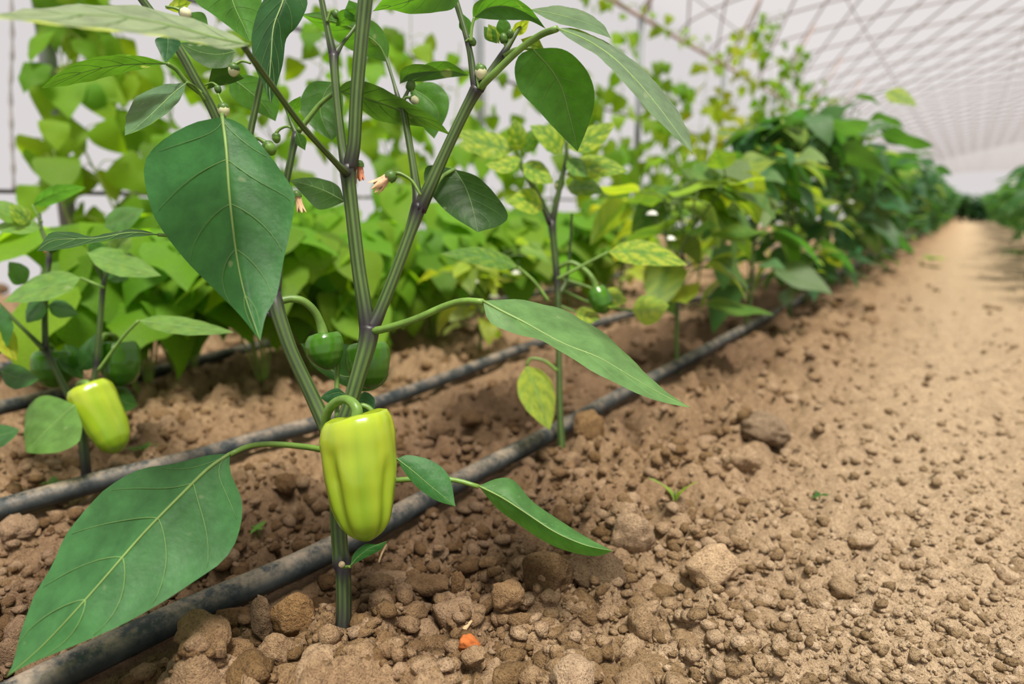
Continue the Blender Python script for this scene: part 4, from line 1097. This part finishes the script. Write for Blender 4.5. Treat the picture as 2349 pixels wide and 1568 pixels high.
pepper('bell_pepper', 'small dark green pepper hanging from the thin yellowing plant', [(660, 1366, 18), (670, 1370, 24), (685, 1376, 27), (700, 1382, 26), (712, 1387, 18), (718, 1390, 7)],
       d2-0.01, M_pep_dark, [(1281, 612), (1310, 602), (1345, 622), (1362, 645)], 15, (d2, d2-0.01), 3, 0.3, 0.95, (0.04, 0.06), None, 0.85, 28, 0.006, 12, group='peppers')

# ------------------------------------------------------------------ plant on the left with the tilted yellow-green pepper
b3 = G(198, 1092); d3 = depth_of(b3)
p3 = empty('pepper_plant', b3); tag(p3, 'pepper plant at the lower left carrying a tilted yellow-green pepper', 'plant', 'pepper plants in the second row')
mb = MB()
stem_px(mb, [(200, 1105, 24), (192, 1020, 22), (185, 965, 22), (165, 920, 18), (130, 850, 15), (105, 800, 16)], (d3, d3), 10, 0.08, [(0, 0.3), (1, 0.1)])
stem_px(mb, [(105, 805, 15), (103, 720, 13), (108, 640, 12), (113, 575, 12), (95, 525, 9), (90, 490, 8)], (d3, d3), 10, 0.08, [(0, 0.1), (0.65, 0.06)])
stem_px(mb, [(185, 965, 18), (210, 900, 14), (222, 830, 14), (230, 740, 13), (238, 650, 12), (252, 590, 9)], (d3, d3+0.02), 10, 0.08, [(0.35, 0.05), (0.8, 0.08)])
stem_px(mb, [(240, 650, 10), (215, 600, 8), (205, 570, 7)], (d3+0.02, d3), 8, 0.08)
stem_px(mb, [(105, 805, 14), (60, 760, 9), (0, 700, 9), (-40, 660, 8)], (d3, d3-0.03), 8, 0.08)
stem_px(mb, [(186, 1010, 8), (165, 1012, 7), (138, 1002, 6)], (d3, d3-0.02), 8, 0.05, [(0.5, 1)])
mb.build('stem', M_stem, p3)
LP = (0.13, 0.275, 0.065, 0.85)
lf(p3, (172, 928), (60, 1038), 150, d3-0.06, (0.12, 0.25, 0.06, 1), 4, None, 0.03, vr=1.6)
lf(p3, (185, 637), (8, 692), 66, d3-0.04, LP, 4, [(240, 660), (185, 637)], 0.04)
lf(p3, (200, 580), (370, 632), 64, d3-0.03, LP, 0, None, 0.04)
lf(p3, (318, 735), (537, 762), 44, d3-0.08, LP, 0, [(225, 850), (280, 775), (318, 735)], 0.03)
lf(p3, (75, 470), (198, 430), 44, d3, C_MID, -8, [(95, 510), (75, 470)], -0.02)
lf(p3, (50, 500), (-30, 465), 50, d3, LP, 0)
lf(p3, (70, 510), (20, 470), 44, d3, Y2c, 0)
lf(p3, (95, 520), (-20, 525), 40, d3, LP, 4)
lf(p3, (240, 520), (330, 480), 60, d3+0.02, (0.075, 0.19, 0.04, 1), 0)
lf(p3, (255, 590), (300, 520), 60, d3+0.02, LP, 0)
lf(p3, (245, 600), (200, 540), 40, d3+0.02, C_MID, 0)
lf(p3, (100, 690), (60, 740), 50, d3, C_MID, 0)
lf(p3, (60, 650), (20, 600), 54, d3+0.03, C_MID, 0)
lf(p3, (110, 700), (180, 720), 44, d3, C_MID, 0)
lf(p3, (245, 640), (320, 610), 40, d3+0.02, C_MID, 0)
lf(p3, (0, 700), (-30, 840), 90, d3-0.03, C_MID, 0)
lf(p3, (-10, 740), (38, 828), 60, d3-0.05, (0.32, 0.36, 0.03, 0.2), 0)
lf(p3, (-40, 1010), (45, 985), 56, d3-0.08, C_MID, 0)
lf(p3, (0, 850), (90, 870), 60, d3, C_MID, 6)
lf(p3, (180, 850), (230, 760), 60, d3+0.06, C_MID, 6)
lf(p3, (250, 900), (316, 930), 70, d3+0.06, (0.04, 0.12, 0.022, 1), 6)
lf(p3, (150, 790), (190, 870), 60, d3+0.07, C_MID, 6)
wither(p3, 120, 570, d3, 20, (-1, 0, -0.3), M_wither_p, None, 0.15, 6, 9)
pepper('bell_pepper', 'tilted yellow-green pepper on the lower left plant', [(886, 198, 42), (898, 203, 50), (925, 217, 50), (955, 233, 47), (985, 248, 44), (1010, 259, 38), (1028, 267, 26), (1036, 271, 10)],
       d3-0.03, M_pep_light, [(182, 935), (178, 905), (184, 880), (200, 880)], 18, (d3, d3-0.03), 3, 0.9, 0.9, (0.06, 0.10), None, 0.4, 40, 0.014, 21, group='peppers')
pepper('bell_pepper', 'dark green pepper at the left behind the tilted yellow-green pepper', [(806, 122, 38), (818, 122, 45), (845, 123, 46), (868, 124, 40), (884, 125, 24), (890, 125, 9)],
       d3+0.05, M_pep_dark, [(108, 790), (118, 795)], 12, (d3, d3+0.05), 3, 0.4, 0.95, (0.10, 0.16), None, 0.5, 32, 0.01, 22, group='peppers')
pepper('bell_pepper', 'dark green pepper beside the upright stem of the lower left plant', [(785, 272, 34), (800, 273, 42), (830, 274, 45), (858, 276, 40), (876, 277, 28), (884, 278, 10)],
       d3+0.06, M_pep_dark, [(228, 800), (236, 770), (258, 768), (268, 778)], 12, (d3+0.02, d3+0.06), 3, 0.9, 0.95, (0.10, 0.16), None, 0.6, 32, 0.01, 23, group='peppers')

# ------------------------------------------------------------------ further pepper plants
rp = random.Random(21)
def at_ground(x, y): return Vector((x, y, gz(x, y)))
GR1 = 'pepper plants in the row beside the path'
q = G(1555, 852); pepper_plant('slender pepper plant beside the path with white flowers, third in its row', q, 0.47, rp, 0.125, 52, (0.060, 0.165, 0.035, 0.8), 0.4, GR1, flowers=4)
q = G(1705, 765); pepper_plant('pepper plant beside the path, fourth in its row, with drooping lower leaves', q, 0.54, rp, 0.135, 60, (0.046, 0.14, 0.038, 1), 0.22, GR1, flowers=3)
ys = [2.28, 2.64, 3.02]
labs = ['tall bushy dark green pepper plant beside the path, fifth in its row', 'tall leafy pepper plant beside the path, sixth in its row, overhanging the soil', 'dense pepper plant beside the path, seventh in its row, behind the tall bushy ones']
for y, lb, hh, nl in zip(ys, labs, (0.72, 0.74, 0.66), (85, 90, 75)):
    pepper_plant(lb, at_ground(-0.46+rp.uniform(-.02, .02), y), hh, rp, 0.14, nl, (0.040, 0.125, 0.040, 1), 0.12, GR1, flowers=2)
y = 3.45; k = 8
while y < 26:
    near = y < 7.0
    lb = ('dark green pepper plant beside the path, %s in its row' % ORD[k]) if near else 'small distant pepper plant at the far end of the row beside the path'
    pepper_plant(lb, at_ground(-0.46+rp.uniform(-.03, .03), y), rp.uniform(0.60, 0.70), rp, 0.15, 60 if near else 75, (0.034, 0.115, 0.042, 1), 0.06, GR1 if near else 'distant pepper plants beside the path', joined=not near)
    y += 0.45 if near else 0.6; k += 1
GR2 = 'pepper plants in the row across the path'
y = 3.2; k = 1
while y < 26:
    near = y < 7.5
    lb = ('leafy pepper plant in the row across the path, %s from the right edge' % ORD[k]) if near else 'small distant pepper plant at the far end of the row across the path'
    pepper_plant(lb, at_ground(0.50+rp.uniform(-.03, .03), y), (0.48 if y < 4.5 else rp.uniform(0.55, 0.66)), rp, 0.15, 55 if near else 75, (0.045, 0.145, 0.042, 1), 0.1, GR2 if near else 'distant pepper plants across the path', joined=not near)
    y += 0.45 if near else 0.6; k += 1
for x, y, lb in ((-0.22, 20.0, 'dark pepper plant standing at the far end of the path, leftmost of four'), (-0.02, 20.6, 'dark pepper plant closing the far end of the path, left of the middle'),
                 (0.16, 20.2, 'dark pepper plant closing the far end of the path, right of the middle'), (0.34, 20.6, 'dark pepper plant standing at the far end of the path, rightmost of four')):
    pepper_plant(lb, at_ground(x, y), 0.62, rp, 0.20, 150, (0.025, 0.085, 0.033, 1), 0.0, 'pepper plants at the end of the path', joined=True, skirt=0.6, low=0.6)
GR3 = 'pepper plants in the second row'
for k, (px, py, hh, nl) in enumerate(((1105, 812, 0.27, 24), (620, 905, 0.20, 0), (1430, 700, 0.40, 30), (1600, 660, 0.46, 34), (1720, 635, 0.5, 34))):
    if not nl: continue
    b = G(px, py)
    lb = {0: 'short seedling pepper plant with yellow leaves beyond the second hose', 2: 'pale green pepper plant in the second row, behind the small hanging dark pepper', 3: 'pepper plant in the second row behind the slender flowering one', 4: 'pepper plant in the second row hidden behind the tall bushy ones'}[k]
    pepper_plant(lb, b, hh, rp, 0.085, nl, (0.11, 0.22, 0.04, 0.6), 0.4, GR3, flowers=5)

# ------------------------------------------------------------------ bush beans and climbing beans
def bean_bush(label, base, height, width, r, n=10, size=0.10, face=Vector((0.75, -0.66, 0))):
    root = empty('bean_bush', base); tag(root, label, 'plant', 'low bushy bean plants')
    sb = MB()
    for i in range(n):
        a = r.uniform(0, 6.28); rad = width*math.sqrt(r.random()); h = height*r.uniform(0.45, 1.0)
        top = base+Vector((math.cos(a)*rad, math.sin(a)*rad, h))
        p0 = base+Vector((math.cos(a)*rad*0.1, math.sin(a)*rad*0.1, -0.01))
        sb.tube(catmull([p0, p0.lerp(top, 0.5)+Vector((0, 0, 0.04)), top], 6), 0.0022, 4, 0, None, caps=False)
        out = Vector((math.cos(a), math.sin(a), 0))*0.55+face*0.75
        out = out.normalized(); side = Vector((-out.y, out.x, 0))
        for s in (-1, 0, 1):
            dd = (out*(0.9 if s == 0 else 0.35)+side*s*0.8+Vector((0, 0, r.uniform(-1.0, -0.35)))).normalized()
            st = top+(out*0.02 if s == 0 else side*s*0.006)
            M = orient(st, dd, Vector((0, 0, 1)), size*r.uniform(0.8, 1.2), r.uniform(-0.25, 0.25))
            put('leaf', BEAN_LEAVES[r.randrange(4)], M, root, jit((0.115, 0.255, 0.014, 1), r, 0.3))
    for i in range(2):
        p = base+Vector((r.uniform(-1, 1)*width, r.uniform(-1, 1)*width, height*r.uniform(0.6, 1.0)))
        fb = MB(); rows = [[p+Vector((math.cos(a)*rr_*(1+0.3*math.cos(3*a)), math.sin(a)*rr_, zz*(1+0.5*math.sin(2*a)))) for a in [2*math.pi*j/12 for j in range(12)]] for rr_, zz in ((0.001, -0.004), (0.006, 0.0), (0.009, 0.006))]
        fb.grid(rows, None, closed=True); fb.build('flower', M_petal_w, root)
    sb.build('stem', M_vine, root)
rb = random.Random(31)
BX = -1.20
spots = [(330, 'low bean bush with bright leaves hanging beside the tilted pepper'), (430, 'low bean bush whose pointed leaves hang below the big hanging leaf'), (545, 'low bean bush glowing yellow-green under the tip of the big hanging leaf'),
         (660, 'bright bean bush behind the arched stalk of the small dark pepper'), (760, 'bright bean bush directly behind the fork of the main stem'), (870, 'bright bean bush to the right of the main fork, pointed leaves'),
         (970, 'bean bush behind the petiole of the long right-reaching leaf'), (1070, 'bean bush behind the short yellow seedling pepper plant'), (1180, 'bean bush glimpsed behind the thin yellowing plant'), (1290, 'bean bush glimpsed behind the slender flowering plant'), (1400, 'bean bush farther along, behind the pale second-row pepper plants')]
for px, lb in spots:
    y = row_y(BX, px); x = BX+rb.uniform(-0.06, 0.06)
    bean_bush(lb, at_ground(x, y), rb.uniform(0.30, 0.38), 0.13, rb, 10, 0.14)

def bean_vine(label, base, height, r, n=45, size=0.075, sway=0.05, width=0.10, bare=0.0, color=(0.15, 0.28, 0.018, 1)):
    root = empty('bean_vine', base); tag(root, label, 'plant', 'climbing bean vines by the side wall')
    sb = MB(); pts = []; ph = r.uniform(0, 6)
    for k in range(14):
        t = k/13; pts.append(base+Vector((sway*math.sin(t*5+ph), sway*math.sin(t*7+ph*2), height*t)))
    path = catmull(pts, 40); sb.tube(path, [0.004*(1-0.6*k/39) for k in range(40)], 5, 0, None, caps=False)
    for i in range(n):
        t = bare+(1-bare)*r.random(); p = path[int(t*39)]; a = r.uniform(0, 6.28); rad = width*r.uniform(0.3, 1.2)*(1.15-0.5*t)
        e = p+Vector((math.cos(a)*rad, math.sin(a)*rad, r.uniform(-0.02, 0.05)))
        sb.tube([p, p.lerp(e, 0.5)+Vector((0, 0, 0.015)), e], 0.0015, 4, 0, None, caps=False)
        dd = Vector((math.cos(a)*0.5, math.sin(a)*0.5, -0.9+r.uniform(-0.3, 0.5))).normalized()
        up = Vector((0.6+r.uniform(-0.5, 0.5), -0.5+r.uniform(-0.5, 0.5), 0.6))
        put('leaf', BEAN_LEAVES[r.randrange(4)], orient(e, dd, up, size*r.uniform(0.65, 1.25)*(1.1-0.35*t), r.uniform(-0.4, 0.4)), root, jit(color, r, 0.3))
    sb.build('stem', M_vine, root)
for px in (620, 780, 930, 1060, 1170, 1270, 1370, 1470, 1560):
    y = row_y(-1.58, px)
    bean_bush({620: 'taller bean bush behind the small dark round pepper', 780: 'taller bean bush in the back row behind the main fork', 930: 'taller back-row bean bush seen through the main fork', 1060: 'back-row bean bush below the dark round leaf', 1170: 'back-row bean bush left of the thin yellowing stem',
               1270: 'back-row bean bush right behind the thin yellowing stem', 1370: 'back-row bean bush above the small hanging dark pepper', 1470: 'back-row bean bush left of the slender flowering stem', 1560: 'back-row bean bush right behind the slender flowering stem'}[px],
              at_ground(-1.58+rb.uniform(-0.05, 0.05), y), rb.uniform(0.36, 0.44), 0.14, rb, 10, 0.15)
rv = random.Random(41)
VX = -1.98
vines = [(190, 0.98, 34, 'climbing bean vine on the grey post at the far left'), (250, 1.05, 44, 'climbing bean vine just right of the grey post, seen above the pale upper leaf'), (335, 0.95, 36, 'climbing bean vine seen between the pale leaf and the big hanging leaf'),
         (400, 0.85, 28, 'climbing bean vine hidden mostly behind the big hanging leaf'), (520, 1.0, 24, 'climbing bean vine behind the upper left buds'), (640, 1.0, 24, 'climbing bean vine behind the arching leaf stalk at the top'),
         (720, 0.98, 28, 'climbing bean vine left of the tall central stem'), (800, 1.1, 28, 'climbing bean vine directly behind the tall central stem'), (880, 1.15, 31, 'climbing bean vine right of the tall central stem'),
         (960, 1.15, 31, 'climbing bean vine behind the withered cream flower'), (1040, 1.05, 28, 'climbing bean vine behind the upper right branch'), (1120, 0.95, 27, 'climbing bean vine behind the dark round leaf'),
         (1210, 0.95, 24, 'climbing bean vine above the thin yellowing plant'), (1290, 1.0, 24, 'climbing bean vine under the broad upper right leaf'), (1370, 1.15, 50, 'climbing bean vine between the broad leaf and the pale drooping leaf'),
         (1440, 1.5, 50, 'climbing bean vine on the post under the roof pipe'), (1500, 1.4, 56, 'climbing bean vine right of the post under the roof pipe'), (1560, 1.35, 60, 'climbing bean vine behind the tip of the pale drooping leaf'),
         (1620, 1.6, 70, 'climbing bean vine left of the tall vine top'), (1680, 2.0, 80, 'climbing bean vine reaching highest into the white roof'), (1735, 2.35, 90, 'tall climbing bean vine above the bushy pepper plants'),
         (1785, 2.2, 80, 'climbing bean vine right behind the tallest bushy pepper plant'), (1835, 2.0, 70, 'climbing bean vine farther back above the bushy pepper plants'), (1890, 2.1, 60, 'last climbing bean vine to show above the dark pepper leaves')]
for px, hh, n, lb in vines:
    y = row_y(VX, px); x = VX+rv.uniform(-0.08, 0.08)
    bean_vine(lb, at_ground(x, y), hh, rv, n, 0.125 if px < 1300 else 0.15, width=0.075 if px < 400 else (0.10 if px < 1600 else 0.17), color=(0.12, 0.255, 0.014, 1) if rv.random() < 0.7 else (0.19, 0.29, 0.016, 1))
# tendrils with a few leaves along the roof pipe
for px0, px1, lb in ((1290, 1440, 'thin bean runner trailing along the roof pipe, near end'), (1450, 1640, 'thin bean runner trailing along the roof pipe, far end')):
    a_ = Vector((-2.17, row_y(-2.2, px0), 1.74)); b_ = Vector((-2.17, row_y(-2.2, px1), 1.74))
    root = empty('bean_runner', a_); tag(root, lb, 'plant', 'bean runners on the roof pipe'); sb = MB()
    path = [a_.lerp(b_, k/20)+Vector((0.02*math.sin(k*1.7), 0, 0.03*math.sin(k*1.1))) for k in range(21)]
    sb.tube(path, 0.004, 5); sb.build('stem', M_vine, root)
    for i in range(16):
        p = path[rv.randrange(21)]+Vector((rv.uniform(-.06, .06), rv.uniform(-.06, .06), rv.uniform(-.08, .12)))
        put('leaf', BEAN_LEAVES[rv.randrange(4)], orient(p, Vector((rv.uniform(-1, 1), rv.uniform(-1, 1), -0.8)), Vector((0.6, -0.5, 0.6)), rv.uniform(0.06, 0.11)), root, jit((0.16, 0.29, 0.02, 1), rv))

# ------------------------------------------------------------------ stones and small things on the soil
def stone(name, label, px, py, w, h, seed, cat='clod', squash=0.8, rot=0.0, mat=None, bury=0.25, tone=1.0):
    c = G(px, py+h*0.35); d = depth_of(c); s = w/2*d/FPX; hh = h/2*d/FPX
    me = lump_mesh(name, seed, ICO4, 0.34, 0.085)
    if mat: me.materials.clear(); me.materials.append(mat)
    p = Vector((c.x, c.y, gz(c.x, c.y)+hh*(1-bury)))
    o = bpy.data.objects.new(name, me); col.objects.link(o)
    right = CAMROT @ Vector((1, 0, 0)); ang = math.atan2(right.y, right.x)
    o.matrix_world = Matrix.Translation(p) @ Matrix.Rotation(ang, 4, 'Z') @ Matrix.Rotation(rot, 4, 'Y') @ Matrix.Diagonal((s*1.12, s*squash, hh*1.2, 1))
    o.color = (tone, tone, tone, 1)
    return tag(o, label, cat, 'large soil clods')
stone('soil_clod', 'large smooth tan clod just left of the main stem base', 681, 1412, 92, 96, 501, tone=1.9)
stone('soil_clod', 'round reddish-brown clod at the bottom, left of the stem base', 545, 1510, 96, 86, 502)
stone('soil_clod', 'upright narrow dark clod beside the large tan clod', 603, 1425, 48, 100, 503, tone=0.7)
stone('soil_clod', 'broken brown clod touching the hose above the upright dark clod', 535, 1420, 80, 52, 504)
stone('soil_clod', 'small pale clod leaning against the stem base', 752, 1440, 40, 62, 505)
stone('soil_clod', 'rough crumbly clod below the large tan clod', 640, 1490, 80, 56, 506)
stone('soil_clod', 'small egg-shaped tan clod on the dark soil right of the stem', 1165, 1365, 72, 56, 507, rot=-0.5, tone=1.2)
stone('soil_clod', 'brown rounded clod in the shade under the narrow folded leaf', 1255, 1315, 100, 110, 508, tone=0.7)  # tone lowered to put the leaf's shade into the clod colour
stone('soil_clod', 'clod painted dark as shadow, directly under the tip of the narrow folded leaf', 1362, 1312, 112, 84, 509, tone=0.55)  # low tone paints the leaf tip's shadow onto the clod
stone('soil_clod', 'big pale clod where the loose soil meets the path', 1635, 1300, 110, 80, 510, tone=1.3)
stone('soil_clod', 'tan clod between the narrow folded leaf and the path', 1450, 1225, 110, 90, 511)
stone('soil_clod', 'pale clod right beside the base of the thin yellowing plant', 1350, 985, 70, 70, 512, tone=1.3)
stone('soil_clod', 'pale flat clod on the slope right of the thin plant', 1705, 1060, 76, 60, 513)
stone('soil_clod', 'upright stone-like clod right of the stem on the dark soil', 1048, 1340, 30, 66, 514)
stone('soil_clod', 'tan clod right of the stem, below the small curled leaf', 862, 1345, 66, 50, 515)
stone('soil_clod', 'rough clod near the orange speck right of the stem', 873, 1385, 60, 54, 516)
stone('soil_clod', 'white-flecked clod beside the orange scrap at the bottom', 1085, 1505, 52, 40, 517)
stone('soil_clod', 'clod with a pale top behind the second-row hose', 1010, 990, 54, 40, 518)
stone('soil_clod', 'pale round clod left of the pepper, between the two hoses', 655, 1110, 48, 44, 519)
stone('soil_clod', 'dark hollowed clod lump at the edge of the path', 1760, 985, 110, 60, 520, tone=0.6)
stone('soil_clod', 'large shaded lump under the drip hose at the lower left', 455, 1550, 60, 36, 521)
stone('dried_skin', 'crumpled orange dried scrap lying on the soil at the bottom', 1078, 1478, 52, 34, 530, 'scrap', 0.8, 0.3, M_orange, 0.1)
stone('dried_skin', 'tiny reddish scrap on the soil just right of the stem', 828, 1358, 36, 14, 531, 'scrap', 0.8, 0.1, M_orange, 0.0)

def seedling(label, px, py, size, n, color, kind='round'):
    b = G(px, py); d = depth_of(b); s = size*d/FPX; b.z = gz(b.x, b.y, True)
    root = empty('weed_seedling', b); tag(root, label, 'weed', 'weed seedlings on the soil'); r = random.Random(int(px))
    sb = MB(); sb.tube([b-Vector((0, 0, 0.004)), b+Vector((0, 0, s*0.35))], 0.0007, 5); sb.build('stem', M_petiole, root)
    for k in range(n):
        a = 2*math.pi*k/n+r.uniform(-0.3, 0.3)
        dr_ = Vector((math.cos(a), math.sin(a), 0.35 if kind == 'round' else 1.6))
        put('leaf', (PEP_LEAVES if kind == 'round' else NAR_LEAVES)[r.randrange(2)], orient(b+Vector((0, 0, s*0.3 if kind == 'round' else 0)), dr_, Vector((0, 0, 1)), s*r.uniform(0.45, 0.65) if kind == 'round' else s) @ Matrix.Diagonal((1 if kind == 'round' else 0.3, 1, 1, 1)), root, color)
seedling('tiny four-leaved weed seedling between the low left leaf and the pepper', 592, 1215, 50, 4, (0.10, 0.24, 0.035, 1))
seedling('thin grass blade sprouting on the slope before the path', 1548, 1180, 90, 2, (0.20, 0.33, 0.06, 1), 'blade')
seedling('small sprout of weeds under the tilted yellow-green pepper', 330, 1040, 70, 6, (0.14, 0.28, 0.06, 1))
seedling('little weed patch left of the tilted pepper plant stem', 120, 1090, 50, 5, (0.09, 0.2, 0.04, 1))
seedling('small weed tuft at the edge of the far path', 2135, 610, 60, 6, (0.16, 0.29, 0.05, 1))
seedling('tiny weed by the hose under the long right-reaching leaf', 1385, 870, 46, 5, (0.16, 0.30, 0.14, 1))
seedling('small dark green scrap of weed lying on the path', 1880, 1140, 44, 3, (0.04, 0.13, 0.03, 1))
seedling('green leafy weed at the right edge of the path', 2335, 610, 90, 7, (0.05, 0.15, 0.04, 1))
def straw(label, a, b, w):
    p, q = G(*a), G(*b); p.z = gz(p.x, p.y, True)+0.004; q.z = gz(q.x, q.y, True)+0.006
    mb = MB(); mb.tube([p, p.lerp(q, 0.5)+Vector((0, 0, 0.002)), q], [w, w, w*0.5], 5); tag(mb.build('straw', M_straw), label, 'straw', 'bits of straw')
straw('pale dry straw on the soil beside the small curled leaf', (866, 1308), (888, 1280), 0.0009)
straw('short woody chip on the soil right of the stem base', (1050, 1445), (1082, 1425), 0.0022)
straw('thin dry stalk standing in the crumbs at the bottom', (1128, 1515), (1145, 1560), 0.0009)
